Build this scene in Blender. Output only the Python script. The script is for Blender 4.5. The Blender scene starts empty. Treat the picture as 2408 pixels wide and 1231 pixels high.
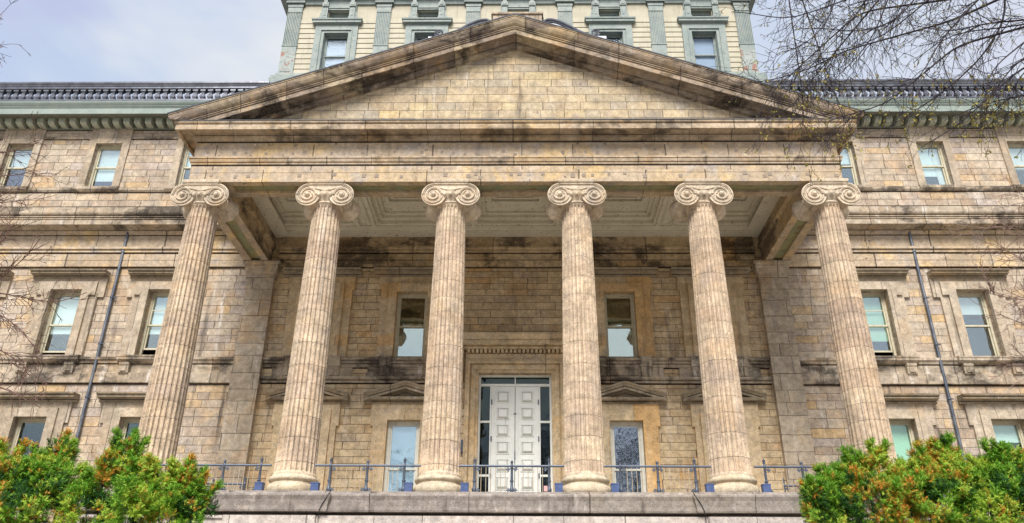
import bpy, math, random
import numpy as np
from mathutils import Vector, Matrix
RAD = math.radians
PI = math.pi
sc = bpy.context.scene
col = sc.collection

# ------------------------------------------------------------------ camera
cd = bpy.data.cameras.new('camera')
cam = bpy.data.objects.new('camera', cd); col.objects.link(cam)
cd.sensor_width = 36.0
cd.lens = 36.0 * 1884.46 / 2408
cd.shift_x = -3.5 / 2408
cd.clip_start = 0.1; cd.clip_end = 3000
rx, ux, fx = Vector((0.9999, 0.012834, 0.005931)), Vector((0.000346, -0.441594, 0.897215)), Vector((-0.014134, 0.897123, 0.441554))
fx.normalize(); rx = (rx - fx * rx.dot(fx)).normalized(); ux = rx.cross(fx)
M = Matrix(((rx.x, ux.x, -fx.x, 0.39644), (rx.y, ux.y, -fx.y, -25.14834), (rx.z, ux.z, -fx.z, -4.34776), (0, 0, 0, 1)))
cam.matrix_world = M
sc.camera = cam

# ------------------------------------------------------------------ world, sun, exposure
SUN_EL, SUN_AZ = RAD(47), RAD(187)            # azimuth clockwise from +Y: behind the camera, a little left
sdir = Vector((math.sin(SUN_AZ) * math.cos(SUN_EL), math.cos(SUN_AZ) * math.cos(SUN_EL), math.sin(SUN_EL)))
world = bpy.data.worlds.new('World'); sc.world = world
world.use_nodes = True
wt = world.node_tree

class NT:
    def __init__(s, t): s.t = t
    def n(s, typ, props=None, ins=None):
        nd = s.t.nodes.new(typ)
        for k, v in (props or {}).items(): setattr(nd, k, v)
        for k, v in (ins or {}).items(): s.put(nd.inputs[k], v)
        return nd
    def put(s, inp, v):
        if isinstance(v, bpy.types.NodeSocket): s.t.links.new(v, inp)
        elif inp.type == 'RGBA' and len(v) == 3: inp.default_value = (*v, 1)
        else: inp.default_value = v
    def m(s, op, a, b=None, c=None, clamp=False):
        nd = s.t.nodes.new('ShaderNodeMath'); nd.operation = op; nd.use_clamp = clamp
        for i, v in enumerate((a, b, c)):
            if v is not None: s.put(nd.inputs[i], v)
        return nd.outputs[0]
    def smooth(s, v, lo, hi):
        nd = s.n('ShaderNodeMapRange', {'interpolation_type': 'SMOOTHSTEP'}, {'Value': v, 'From Min': lo, 'From Max': hi})
        return nd.outputs[0]
    def mix(s, f, a, b, mode='MIX'):
        nd = s.t.nodes.new('ShaderNodeMix'); nd.data_type = 'RGBA'; nd.blend_type = mode
        s.put(nd.inputs[0], f); s.put(nd.inputs[6], a); s.put(nd.inputs[7], b)
        return nd.outputs[2]
    def noise(s, vec, scale, detail=4, rough=.55, dist=0):
        return s.n('ShaderNodeTexNoise', None, {'Vector': vec, 'Scale': scale, 'Detail': detail, 'Roughness': rough, 'Distortion': dist}).outputs['Fac']
    def vmul(s, vec, v):
        nd = s.n('ShaderNodeVectorMath', {'operation': 'MULTIPLY'}, {0: vec, 1: v}); return nd.outputs[0]
    def vadd(s, vec, v):
        nd = s.n('ShaderNodeVectorMath', {'operation': 'ADD'}, {0: vec, 1: v}); return nd.outputs[0]
    def ramp(s, f, stops):
        nd = s.t.nodes.new('ShaderNodeValToRGB'); e = nd.color_ramp.elements
        while len(e) < len(stops): e.new(.5)
        for el, (p, c) in zip(e, stops): el.position = p; el.color = (*c, 1)
        s.put(nd.inputs[0], f); return nd.outputs[0]

W = NT(wt)
wt.nodes.clear()
sky = W.n('ShaderNodeTexSky', {'sky_type': 'NISHITA', 'sun_disc': False, 'sun_elevation': SUN_EL, 'sun_rotation': SUN_AZ, 'dust_density': 3.0, 'air_density': 1.0})
gd = W.n('ShaderNodeTexCoord').outputs['Generated']
cl = W.noise(W.vmul(gd, (1.6, 1.6, 3.2)), 1.35, 5, .5, .4)
cl2 = W.noise(W.vadd(W.vmul(gd, (2.5, 2.5, 5)), (7.3, 2.1, .4)), 1.1, 4, .55)
ccol = W.ramp(cl, [(.36, (4.9, 6.2, 8.9)), (.48, (6.3, 7.3, 9.1)), (.60, (8.6, 8.9, 9.4))])
ccol = W.mix(W.smooth(cl2, .5, .66), ccol, (5.7, 6.2, 8.6))
dt = W.n('ShaderNodeVectorMath', {'operation': 'DOT_PRODUCT'}, {0: gd, 1: tuple(sdir)}).outputs['Value']
glow = W.m('MULTIPLY', W.smooth(dt, -.1, 1.0), .15)       # the bright side of the overcast is behind the camera
ccol = W.mix(1.0, ccol, W.n('ShaderNodeCombineColor', None, {0: W.m('ADD', glow, 1.0), 1: W.m('ADD', glow, 1.0), 2: W.m('ADD', W.m('MULTIPLY', glow, .9), 1.0)}).outputs[0], 'MULTIPLY')
gx = W.n('ShaderNodeSeparateXYZ', None, {0: gd}).outputs[0]
ccol = W.mix(W.m('MULTIPLY', W.smooth(gx, .05, .5), .6), ccol, (8.7, 9.0, 9.7))
skyc = W.mix(.88, sky.outputs[0], ccol)
bg = W.n('ShaderNodeBackground', None, {'Color': skyc, 'Strength': 0.0525})
wo = W.n('ShaderNodeOutputWorld', None, {'Surface': bg.outputs[0]})

sl = bpy.data.lights.new('sun', 'SUN'); sl.energy = 3.0; sl.angle = RAD(26); sl.color = (1.0, .97, .93)
sun = bpy.data.objects.new('sun', sl); col.objects.link(sun)
sun.rotation_euler = sdir.to_track_quat('Z', 'Y').to_euler()
sun.location = (-10, -40, 40)

sc.view_settings.view_transform = 'Standard'; sc.view_settings.look = 'None'
sc.view_settings.exposure = 0.96; sc.view_settings.gamma = 1.0
sc.render.engine = 'CYCLES'
sc.cycles.max_bounces = 6; sc.cycles.diffuse_bounces = 4; sc.cycles.glossy_bounces = 3; sc.cycles.transparent_max_bounces = 10
sc.cycles.use_denoising = True

# ------------------------------------------------------------------ materials
def newmat(name):
    m = bpy.data.materials.new(name); m.use_nodes = True
    t = m.node_tree; t.nodes.clear(); N = NT(t)
    out = N.n('ShaderNodeOutputMaterial')
    return m, N, out

def finish(N, out, colr, rough=.85, bump=None, bstr=.3, metal=0.0, dist=.02, spec=.3):
    ins = {'Base Color': colr, 'Roughness': rough, 'Metallic': metal, 'Specular IOR Level': spec}
    p = N.n('ShaderNodeBsdfPrincipled', None, ins)
    if bump is not None:
        b = N.n('ShaderNodeBump', None, {'Height': bump, 'Strength': bstr, 'Distance': dist})
        N.put(p.inputs['Normal'], b.outputs[0])
    N.put(out.inputs['Surface'], p.outputs[0])
    return p

def stone(name, pal, h=.43, w=.95, seed=0.0, mort=.012, mdark=.62, warm=.35, cool=.35, dark=.45, white=.35, soot=0.0, sootlo=.5,
          grain=.52, bump=.75, vary=True, vjoint=True, tintw=(.44, .27, .12), tintc=(.30, .265, .235), drum=False, flakes=0.0, spots=.4):
    m, N, out = newmat(name)
    g = N.n('ShaderNodeNewGeometry')
    P = g.outputs['Position']
    dn = N.n('ShaderNodeTexNoise', None, {'Vector': P, 'Scale': 3.0, 'Detail': 3.0})
    P2 = N.vadd(P, N.vmul(N.vadd(dn.outputs['Color'], (-.5, -.5, -.5)), (.035, .035, .035)))
    s3 = N.n('ShaderNodeSeparateXYZ', None, {0: P2})
    n3 = N.n('ShaderNodeSeparateXYZ', None, {0: g.outputs['True Normal']})
    nx = N.m('GREATER_THAN', N.m('ABSOLUTE', n3.outputs[0]), .8)
    x, y, z = s3.outputs[0], s3.outputs[1], s3.outputs[2]
    if drum:
        # one tone per drum: column index from x, drum index from z
        u = N.m('FLOOR', N.m('DIVIDE', N.m('ADD', x, 49.5), 4.5)); vv = N.m('DIVIDE', z, h)
        cs = N.n('ShaderNodeTexWhiteNoise', {'noise_dimensions': '1D'}, {'W': u}).outputs[0]
        vv = N.m('ADD', vv, N.m('MULTIPLY', cs, .6))
        vv = N.m('ADD', vv, N.m('MULTIPLY', N.m('SINE', N.m('MULTIPLY', z, 2.1)), .16))
        row = N.m('FLOOR', vv); fv = N.m('FRACT', vv)
        dv = N.m('MULTIPLY', N.m('MINIMUM', fv, N.m('SUBTRACT', 1.0, fv)), h)
        cell = u; d = dv
    else:
        u = N.m('ADD', N.m('MULTIPLY', x, N.m('SUBTRACT', 1.0, nx)), N.m('MULTIPLY', y, nx))
        vv = N.m('DIVIDE', N.m('ADD', z, 40 + seed), h)
        if vary: vv = N.m('ADD', vv, N.m('MULTIPLY', N.m('SINE', N.m('MULTIPLY', z, 2.3 + .1 * seed)), .17))
        row = N.m('FLOOR', vv); fv = N.m('FRACT', vv)
        r1 = N.n('ShaderNodeTexWhiteNoise', {'noise_dimensions': '1D'}, {'W': N.m('ADD', row, seed)}).outputs[0]
        wr = N.m('MULTIPLY', w, N.m('ADD', .7, N.m('MULTIPLY', r1, .75)))
        uu = N.m('ADD', N.m('DIVIDE', u, wr), N.m('MULTIPLY', r1, 17.3))
        uu = N.m('ADD', uu, N.m('MULTIPLY', N.m('SINE', N.m('MULTIPLY', uu, 2.4)), .19))
        cell = N.m('FLOOR', uu); fu = N.m('FRACT', uu)
        du = N.m('MULTIPLY', N.m('MINIMUM', fu, N.m('SUBTRACT', 1.0, fu)), wr)
        dv = N.m('MULTIPLY', N.m('MINIMUM', fv, N.m('SUBTRACT', 1.0, fv)), h)
        d = N.m('MINIMUM', du, dv) if vjoint and h < 20 else (du if vjoint else dv)
    cv = N.n('ShaderNodeCombineXYZ', None, {0: cell, 1: row, 2: seed})
    wn = N.n('ShaderNodeTexWhiteNoise', {'noise_dimensions': '3D'}, {'Vector': cv.outputs[0]})
    c = N.ramp(wn.outputs['Value'], pal)
    # weathering
    n1 = N.noise(N.vadd(P, (seed * 3.1, 5, seed)), .75, 7, .62, .5)
    n2 = N.noise(N.vadd(P, (17 - seed, 2, 9)), 1.1, 7, .65, .4)
    c = N.mix(N.m('MULTIPLY', N.smooth(n1, .5, .66), warm), c, tintw)
    c = N.mix(N.m('MULTIPLY', N.smooth(n2, .5, .68), cool), c, tintc)
    gr = N.noise(P, 22, 6, .7)
    gr2 = N.noise(P, 5.5, 5, .65)
    k = N.m('ADD', 1.0, N.m('MULTIPLY', N.m('SUBTRACT', gr, .5), grain * 2.0))
    k = N.m('MULTIPLY', k, N.m('ADD', 1.0, N.m('MULTIPLY', N.m('SUBTRACT', gr2, .5), grain * 2.3)))
    gr3 = N.noise(N.vadd(P, (4, 11, seed)), 1.7, 5, .62, .6)
    k = N.m('MULTIPLY', k, N.m('ADD', 1.0, N.m('MULTIPLY', N.m('SUBTRACT', gr3, .5), grain * 1.9)))
    c = N.mix(1.0, c, N.n('ShaderNodeCombineColor', None, {0: k, 1: k, 2: k}).outputs[0], 'MULTIPLY')
    st = N.noise(N.vadd(N.vmul(P, (2.6, 2.6, .22)), (seed, 3, 1)), 1.0, 5, .62)
    st2 = N.noise(N.vadd(N.vmul(P, (3.1, 3.1, .2)), (9 + seed, 1, 4)), 1.0, 5, .6)
    if white: c = N.mix(N.m('MULTIPLY', N.m('MULTIPLY', N.smooth(st2, .56, .72), N.smooth(gr2, .3, .6)), white), c, (.66, .60, .53))
    if dark: c = N.mix(N.m('MULTIPLY', N.smooth(st, .55, .75), dark), c, (.07, .055, .045))
    if spots:
        sp = N.noise(N.vadd(P, (3, seed, 8)), 4.3, 3, .5)
        c = N.mix(N.m('MULTIPLY', N.smooth(sp, .68, .73), spots), c, (.16, .13, .11))
        c = N.mix(N.m('MULTIPLY', N.smooth(sp, .28, .25), spots), c, (.60, .52, .42))
    pit = N.smooth(N.noise(P, 34, 3, .6), .69, .75)
    c = N.mix(N.m('MULTIPLY', pit, .7), c, (.06, .05, .04))
    hgt = N.m('ADD', N.m('MULTIPLY', gr, .35), N.m('MULTIPLY', gr2, .5))
    if vjoint or drum or h < 20:
        jm = N.smooth(d, mort * 1.6, mort * .35)
        jm = N.m('MULTIPLY', jm, N.smooth(gr2, .22, .42))
        c = N.mix(N.m('MULTIPLY', jm, mdark), c, (.045, .034, .026))
        hgt = N.m('SUBTRACT', hgt, N.m('MULTIPLY', jm, 1.2))
    if soot:
        sn = N.noise(N.vadd(N.vmul(P, (1, 1, 1.5)), (seed * 2, 0, 3)), .55, 9, .66, .35)
        sm = N.m('MULTIPLY', N.smooth(sn, sootlo, sootlo + .13), soot)
        sm = N.m('MULTIPLY', sm, N.smooth(gr, .25, .55))
        c = N.mix(sm, c, (.018, .014, .012))
    if flakes:
        fn = N.smooth(N.noise(P, 7, 6, .7, .3), .56, .62)
        c = N.mix(N.m('MULTIPLY', fn, flakes), c, (.10, .09, .08))
    finish(N, out, c, .88, hgt, bump, 0, .03)
    return m

def paint(name, c1, c2, scale=3.0, rough=.6, metal=0.0, flake=0.0, fcol=(.07, .07, .065), bump=.25, rust=0.0, fs=9.0, flo=.57):
    m, N, out = newmat(name)
    P = N.n('ShaderNodeNewGeometry').outputs['Position']
    n1 = N.noise(P, scale, 6, .65); n2 = N.noise(P, 28, 5, .7)
    c = N.mix(N.smooth(n1, .35, .65), c1, c2)
    k = N.m('ADD', .72, N.m('MULTIPLY', n2, .56))
    c = N.mix(1.0, c, N.n('ShaderNodeCombineColor', None, {0: k, 1: k, 2: k}).outputs[0], 'MULTIPLY')
    st = N.noise(N.vmul(P, (6, 6, .5)), 1.0, 4, .6)
    c = N.mix(N.m('MULTIPLY', N.smooth(st, .55, .8), .45), c, tuple(v * .35 for v in c1))
    h = n2
    if flake:
        f = N.smooth(N.noise(N.vmul(P, (1, 1, 1.6)), fs, 6, .72, .5), flo, flo + .04)
        c = N.mix(N.m('MULTIPLY', f, flake), c, fcol); h = N.m('SUBTRACT', n2, N.m('MULTIPLY', f, .7))
    if rust:
        f = N.smooth(N.noise(P, 2.2, 7, .7), .55, .62)
        c = N.mix(N.m('MULTIPLY', f, rust), c, (.26, .07, .025))
    finish(N, out, c, rough, h, bump, metal, .01)
    return m

PAL_WING = [(0, (0.335, 0.257, 0.189)), (.35, (0.403, 0.324, 0.240)), (.62, (0.428, 0.351, 0.262)), (.78, (0.367, 0.303, 0.254)), (.92, (0.454, 0.314, 0.165)), (1, (0.479, 0.399, 0.304))]
PAL_PORCH = [(0, (0.406, 0.298, 0.175)), (.35, (0.497, 0.374, 0.222)), (.7, (0.527, 0.405, 0.248)), (.88, (0.436, 0.333, 0.216)), (.97, (0.539, 0.338, 0.147)), (1, (0.558, 0.450, 0.296))]
PAL_TRIM = [(0, (0.321, 0.256, 0.181)), (.5, (0.377, 0.304, 0.223)), (1, (0.409, 0.339, 0.248))]
PAL_ENT = [(0, (0.353, 0.266, 0.176)), (.4, (0.427, 0.335, 0.232)), (.75, (0.386, 0.303, 0.219)), (1, (0.445, 0.335, 0.206))]
PAL_COL = [(0, (0.429, 0.321, 0.230)), (.4, (0.515, 0.400, 0.280)), (.7, (0.543, 0.431, 0.302)), (1, (0.472, 0.359, 0.258))]
PAL_RAKE = [(0, (0.234, 0.179, 0.133)), (.5, (0.307, 0.237, 0.175)), (1, (0.379, 0.300, 0.197))]
PAL_TYMP = [(0, (0.306, 0.248, 0.173)), (.3, (0.428, 0.336, 0.219)), (.6, (0.469, 0.367, 0.229)), (.8, (0.337, 0.285, 0.214)), (1, (0.500, 0.388, 0.214))]
PAL_HOOD = [(0, (0.223, 0.180, 0.123)), (1, (0.285, 0.230, 0.157))]
M_ = {}
M_['wing'] = stone('wing_ashlar', PAL_WING, .35, .88, 1.0, mort=.009, mdark=.68, dark=.75, white=.85, warm=.4, cool=.3)
M_['wing_top'] = stone('upper_ashlar', PAL_WING, .35, .95, 6.0, mort=.010, dark=.3, white=.35, warm=.4, cool=.35)
M_['porch'] = stone('porch_ashlar', PAL_PORCH, .31, 1.0, 2.0, mort=.008, mdark=.8, dark=.6, white=.3, warm=.45)
M_['pilaster'] = stone('pilaster_stone', PAL_TRIM, .62, 1.0, 3.0, mort=.010, dark=.35, white=.4, warm=.4)
M_['trim'] = stone('trim_stone', PAL_TRIM, 60, 1.5, 4.0, mort=.010, dark=.55, white=.35, warm=.25, cool=.3)
M_['trim_porch'] = stone('porch_trim_stone', PAL_PORCH, 60, 2.2, 4.6, mort=.008, mdark=.5, dark=.45, white=.2, warm=.4, tintw=(.50, .31, .12))
M_['hood'] = stone('hood_stone', PAL_HOOD, 60, 1.7, 4.2, mort=.010, dark=.6, white=.3, warm=.3, cool=.2, soot=.5, sootlo=.55)
M_['belt'] = stone('belt_stone', PAL_TRIM, 60, 1.3, 5.0, mort=.012, dark=.95, white=.8, soot=.85, sootlo=.475)
M_['ent'] = stone('entablature_stone', PAL_ENT, 60, 2.3, 7.0, mort=.016, mdark=.8, dark=.35, white=.35, warm=.6, cool=.6, tintw=(.58, .40, .17), tintc=(.33, .30, .28), spots=.95)
M_['entmold'] = stone('entablature_moulding_stone', PAL_ENT, 60, 1.9, 7.7, mort=.012, dark=.4, white=.2, warm=.6, cool=.3, tintw=(.46, .29, .13), soot=.75, sootlo=.50)
M_['tymp'] = stone('tympanum_stone', PAL_TYMP, .366, 1.0, 8.0, mort=.008, mdark=.6, dark=.6, white=.35, warm=.2, cool=.45, soot=.35, sootlo=.6, spots=.7, vary=False)
M_['rake'] = stone('raking_stone', PAL_RAKE, 60, 1.75, 9.0, mort=.014, dark=.4, white=.35, warm=.4, cool=.3, tintw=(.42, .26, .11), soot=.9, sootlo=.475)
M_['col'] = stone('column_stone', PAL_COL, .62, 9, 11.0, mort=.009, mdark=.45, drum=True, dark=.45, white=.6, warm=.25, cool=.5, tintc=(.36, .29, .25), grain=.6, bump=.6)
M_['colshade'] = stone('column_flute_shade', [(p, tuple(v * .82 for v in c)) for p, c in PAL_COL], .62, 9, 11.0, mort=.009, mdark=.45, drum=True, dark=.5, white=.35, warm=.2, cool=.3, tintc=(.26, .21, .18), grain=.6, bump=.6)  # column stone darkened: shading of the flute walls put into the colour
M_['cap'] = stone('capital_stone', [(0, (.50, .41, .30)), (1, (.56, .46, .34))], 60, 9, 12.0, vjoint=False, dark=.5, white=.25, warm=.3, cool=.3, soot=.4, sootlo=.58, tintc=(.34, .29, .27))
M_['base'] = stone('base_stone', [(0, (.52, .43, .30)), (1, (.56, .47, .34))], 60, 9, 13.0, vjoint=False, dark=.3, white=.2, warm=.2, cool=.2)
M_['stylo'] = stone('stylobate_stone', [(0, (.25, .215, .19)), (1, (.29, .25, .21))], 60, 3.6, 14.0, mort=.010, mdark=.8, dark=.85, white=.5, warm=.1, cool=.4)
M_['plinth'] = stone('plinth_stone', [(0, (.40, .35, .31)), (1, (.48, .42, .37))], 1.4, 1.9, 15.0, mort=.011, dark=.35, white=.3, warm=.1, cool=.5, vary=False)
M_['beam'] = stone('beam_stone', PAL_PORCH, 60, 1.6, 16.0, mort=.012, dark=.5, white=.1, warm=.5, soot=.85, sootlo=.46)
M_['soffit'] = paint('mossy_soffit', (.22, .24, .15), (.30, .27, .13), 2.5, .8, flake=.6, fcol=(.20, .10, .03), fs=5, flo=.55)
M_['ceil'] = paint('ceiling_plaster', (.60, .55, .43), (.66, .61, .49), 1.5, .8, flake=.85, fcol=(.10, .095, .06), fs=6.5, flo=.60, bump=.5)
M_['green'] = paint('pale_green_paint', (.185, .225, .21), (.25, .28, .25), 2.2, .55, flake=.8, fcol=(.10, .12, .11), fs=6, flo=.585)
M_['greencor'] = paint('cornice_green_paint', (.20, .245, .215), (.26, .295, .26), 1.2, .5, flake=.45, fcol=(.12, .15, .13), fs=4, flo=.63)
M_['greenshade'] = paint('shaded_green_paint', (.13, .14, .11), (.19, .195, .15), 2, .7, flake=.5, fcol=(.08, .08, .06), fs=5, flo=.6)  # cornice underside green, darkened to carry the shade between the modillions
M_['greenmod'] = paint('worn_green_modillion_paint', (.36, .39, .31), (.42, .43, .34), 3, .7, flake=.5, fcol=(.08, .08, .06), fs=6, flo=.6)
M_['rust'] = paint('flaking_rusty_paint', (.25, .30, .28), (.33, .36, .33), 2.5, .6, flake=.9, fcol=(.20, .19, .17), fs=7, flo=.52, rust=.8)
M_['cream'] = paint('cream_siding_paint', (.37, .335, .24), (.42, .385, .285), 1.6, .6, flake=.85, fcol=(.16, .14, .10), fs=5.5, flo=.645)
M_['lead'] = paint('violet_grey_metal', (.12, .125, .145), (.19, .195, .22), 2.5, .30, metal=.55, bump=.15)
M_['leaddark'] = paint('dark_roof_metal', (.05, .055, .065), (.09, .095, .105), 2.5, .7, metal=.0, bump=.15)
M_['iron'] = paint('blue_grey_iron', (.075, .09, .12), (.10, .115, .145), 5, .45, metal=.3, bump=.2)
M_['bar'] = paint('tan_bar_paint', (.34, .27, .19), (.44, .36, .26), 5, .6)
M_['bluebox'] = paint('blue_box_paint', (.045, .075, .17), (.07, .10, .21), 6, .5, bump=.2)
M_['pipe'] = paint('pipe_metal', (.075, .09, .115), (.17, .18, .20), 1.3, .45, metal=.4, bump=.3)
M_['frame'] = paint('cream_window_paint', (.46, .42, .29), (.55, .50, .37), 4, .55, flake=.5, fcol=(.17, .12, .07), fs=9, flo=.6)
M_['whiteframe'] = paint('white_window_paint', (.58, .57, .49), (.66, .64, .56), 4, .5)
M_['door'] = paint('white_door_paint', (.72, .73, .68), (.80, .80, .75), 1.2, .5, bump=.1)
M_['hopper'] = paint('hopper_grey', (.30, .36, .38), (.36, .42, .44), 5, .5)
M_['cable'] = paint('black_cable', (.02, .02, .02), (.03, .03, .03), 5, .6)

def simple(name, c, rough=.7, spec=.2):
    m, N, out = newmat(name)
    P = N.n('ShaderNodeNewGeometry').outputs['Position']
    k = N.noise(P, 3.0, 4, .6)
    cc = N.mix(k, tuple(v * .85 for v in c), tuple(min(1, v * 1.12) for v in c))
    finish(N, out, cc, rough, None, spec=spec)
    return m
M_['shade_strip'] = simple('black_shade_line', (.028, .022, .018), .95, .05)  # near-black colour of the strips that stand in for shade
M_['dark'] = simple('dark_room', (.02, .02, .02), .9, .05)
M_['blind'] = simple('pale_teal_blind', (.84, .92, .92), .8)
M_['blindgrey'] = simple('blue_grey_blind', (.30, .36, .41), .8)
M_['blindw'] = simple('white_blind', (.80, .82, .82), .8)
M_['blindg'] = simple('mint_blind', (.48, .66, .50), .8)
M_['blindb'] = simple('frosted_blue_screen', (.52, .66, .80), .8)

def glass(name, fac, tint=(.80, .92, .88), wob=.3):
    m, N, out = newmat(name)
    P = N.n('ShaderNodeNewGeometry').outputs['Position']
    b = N.n('ShaderNodeBump', None, {'Height': N.noise(P, 1.3, 2, .5), 'Strength': wob, 'Distance': .05})
    gl = N.n('ShaderNodeBsdfGlossy', None, {'Color': (.93, 1.0, .98), 'Roughness': .02, 'Normal': b.outputs[0]})
    tr = N.n('ShaderNodeBsdfTransparent', None, {'Color': tint})
    mx = N.n('ShaderNodeMixShader', None, {0: fac, 1: tr.outputs[0], 2: gl.outputs[0]})
    N.put(out.inputs['Surface'], mx.outputs[0])
    return m
M_['glass'] = glass('window_glass', .25, (.95, .99, .98))
M_['glassm'] = glass('mirror_like_glass', .36, (.80, .92, .88), .08)
M_['glassg'] = glass('ground_floor_glass', .11, (.9, .98, .95))
M_['glassd'] = glass('dim_glass', .035)
M_['glassa'] = glass('attic_glass', .004, (.95, .97, 1.0))

# ------------------------------------------------------------------ mesh helpers
class MB:
    def __init__(s): s.v = []; s.f = []; s.mi = []
    def add(s, vs, fs, mi=0):
        o = len(s.v); s.v.extend(vs)
        for f in fs: s.f.append(tuple(i + o for i in f)); s.mi.append(mi)
    def box(s, x0, x1, y0, y1, z0, z1, mi=0):
        s.add([(x0, y0, z0), (x1, y0, z0), (x1, y1, z0), (x0, y1, z0), (x0, y0, z1), (x1, y0, z1), (x1, y1, z1), (x0, y1, z1)],
              [(0, 3, 2, 1), (4, 5, 6, 7), (0, 1, 5, 4), (1, 2, 6, 5), (2, 3, 7, 6), (3, 0, 4, 7)], mi)
    def quad(s, a, b, c, d, mi=0): s.add([a, b, c, d], [(0, 1, 2, 3)], mi)
    def sweep(s, path, prof, mi=0, caps=True):
        # path: (x,y) polyline; outward is to the right of the travel direction; prof: (out, z)
        n = len(path); k = len(prof); nr = []
        for i in range(n - 1):
            dx, dy = path[i + 1][0] - path[i][0], path[i + 1][1] - path[i][1]; l = math.hypot(dx, dy); nr.append((dy / l, -dx / l))
        vs = []
        for i in range(n):
            a = nr[max(0, i - 1)]; b = nr[min(n - 2, i)]
            d = 1 + a[0] * b[0] + a[1] * b[1]; mx, my = (a[0] + b[0]) / d, (a[1] + b[1]) / d
            for o, z in prof: vs.append((path[i][0] + mx * o, path[i][1] + my * o, z))
        fs = []
        for i in range(n - 1):
            for j in range(k - 1): fs.append((i * k + j, (i + 1) * k + j, (i + 1) * k + j + 1, i * k + j + 1))
        if caps:
            fs.append(tuple(range(k))); fs.append(tuple((n - 1) * k + j for j in reversed(range(k))))
        s.add(vs, fs, mi)
    def hood(s, x0, x1, y, prof, depth=0.0):
        # moulding wrapped round the two short ends
        s.sweep([(x0, y), (x0, y - .001), (x1, y - .001), (x1, y)] if depth == 0 else [(x0, y), (x0, y - depth), (x1, y - depth), (x1, y)], prof)
    def lathe(s, prof, c=(0, 0, 0), n=32, axis='z', mi=0, a0=0, a1=2 * PI):
        full = abs(a1 - a0 - 2 * PI) < 1e-6; m = n if full else n + 1; k = len(prof); vs = []
        for i in range(m):
            a = a0 + (a1 - a0) * i / n; ca, sa = math.cos(a), math.sin(a)
            for r, h in prof:
                if axis == 'z': vs.append((c[0] + r * ca, c[1] + r * sa, c[2] + h))
                elif axis == 'y': vs.append((c[0] + r * ca, c[1] + h, c[2] + r * sa))
                else: vs.append((c[0] + h, c[1] + r * ca, c[2] + r * sa))
        fs = []
        for i in range(n):
            j = (i + 1) % m
            for q in range(k - 1): fs.append((i * k + q, j * k + q, j * k + q + 1, i * k + q + 1))
        s.add(vs, fs, mi)
    def tube(s, pts, rad, sides=6, mi=0, closed_end=True):
        n = len(pts); P = [Vector(p) for p in pts]
        if not hasattr(rad, '__len__'): rad = [rad] * n
        t0 = (P[1] - P[0]).normalized()
        up = Vector((0, 0, 1)) if abs(t0.z) < .9 else Vector((1, 0, 0))
        vs = []; fs = []
        for i in range(n):
            t = (P[min(n - 1, i + 1)] - P[max(0, i - 1)]).normalized()
            a = t.cross(up)
            if a.length < 1e-4: a = t.cross(Vector((0, 1, 0)))
            a.normalize(); b = t.cross(a)
            for j in range(sides):
                th = 2 * PI * j / sides
                vs.append(tuple(P[i] + a * (math.cos(th) * rad[i]) + b * (math.sin(th) * rad[i])))
        for i in range(n - 1):
            for j in range(sides):
                fs.append((i * sides + j, i * sides + (j + 1) % sides, (i + 1) * sides + (j + 1) % sides, (i + 1) * sides + j))
        if closed_end:
            fs.append(tuple(range(sides))); fs.append(tuple((n - 1) * sides + j for j in range(sides)))
        s.add(vs, fs, mi)
    def ball(s, c, r, nu=10, nv=7, sx=1, sy=1, sz=1, mi=0):
        vs = []; fs = []
        for i in range(nv + 1):
            p = PI * i / nv
            for j in range(nu):
                t = 2 * PI * j / nu
                vs.append((c[0] + r * sx * math.sin(p) * math.cos(t), c[1] + r * sy * math.sin(p) * math.sin(t), c[2] + r * sz * math.cos(p)))
        for i in range(nv):
            for j in range(nu): fs.append((i * nu + j, i * nu + (j + 1) % nu, (i + 1) * nu + (j + 1) % nu, (i + 1) * nu + j))
        s.add(vs, fs, mi)
    def grid(s, A, B, holes, fn, back, mi=0):
        # rectangle A=(a0,a1) x B=(b0,b1) with holes (a0,a1,b0,b1); fn(a,b,d)->xyz; back = reveal depth
        xs = sorted(set([A[0], A[1]] + [h[0] for h in holes] + [h[1] for h in holes])); xs = [x for x in xs if A[0] <= x <= A[1]]
        ys = sorted(set([B[0], B[1]] + [h[2] for h in holes] + [h[3] for h in holes])); ys = [y for y in ys if B[0] <= y <= B[1]]
        for i in range(len(xs) - 1):
            for j in range(len(ys) - 1):
                cx, cy = (xs[i] + xs[i + 1]) / 2, (ys[j] + ys[j + 1]) / 2
                if any(h[0] < cx < h[1] and h[2] < cy < h[3] for h in holes): continue
                s.quad(fn(xs[i], ys[j], 0), fn(xs[i + 1], ys[j], 0), fn(xs[i + 1], ys[j + 1], 0), fn(xs[i], ys[j + 1], 0), mi)
        for h in holes:
            c = [(h[0], h[2]), (h[1], h[2]), (h[1], h[3]), (h[0], h[3])]
            for q in range(4):
                a, b = c[q], c[(q + 1) % 4]
                s.quad(fn(*a, 0), fn(*a, back), fn(*b, back), fn(*b, 0), mi)
    def build(s, name, mat, parent=None, local=False, smooth=False):
        me = bpy.data.meshes.new(name)
        me.from_pydata([tuple(map(float, v)) for v in s.v], [], s.f)
        mats = mat if isinstance(mat, (list, tuple)) else [mat]
        for m in mats: me.materials.append(m)
        if len(mats) > 1: me.polygons.foreach_set('material_index', s.mi)
        if smooth: me.polygons.foreach_set('use_smooth', [True] * len(me.polygons))
        o = bpy.data.objects.new(name, me); col.objects.link(o)
        if parent:
            o.parent = parent
            if not local: o.location = -wloc(parent)
        return o

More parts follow.
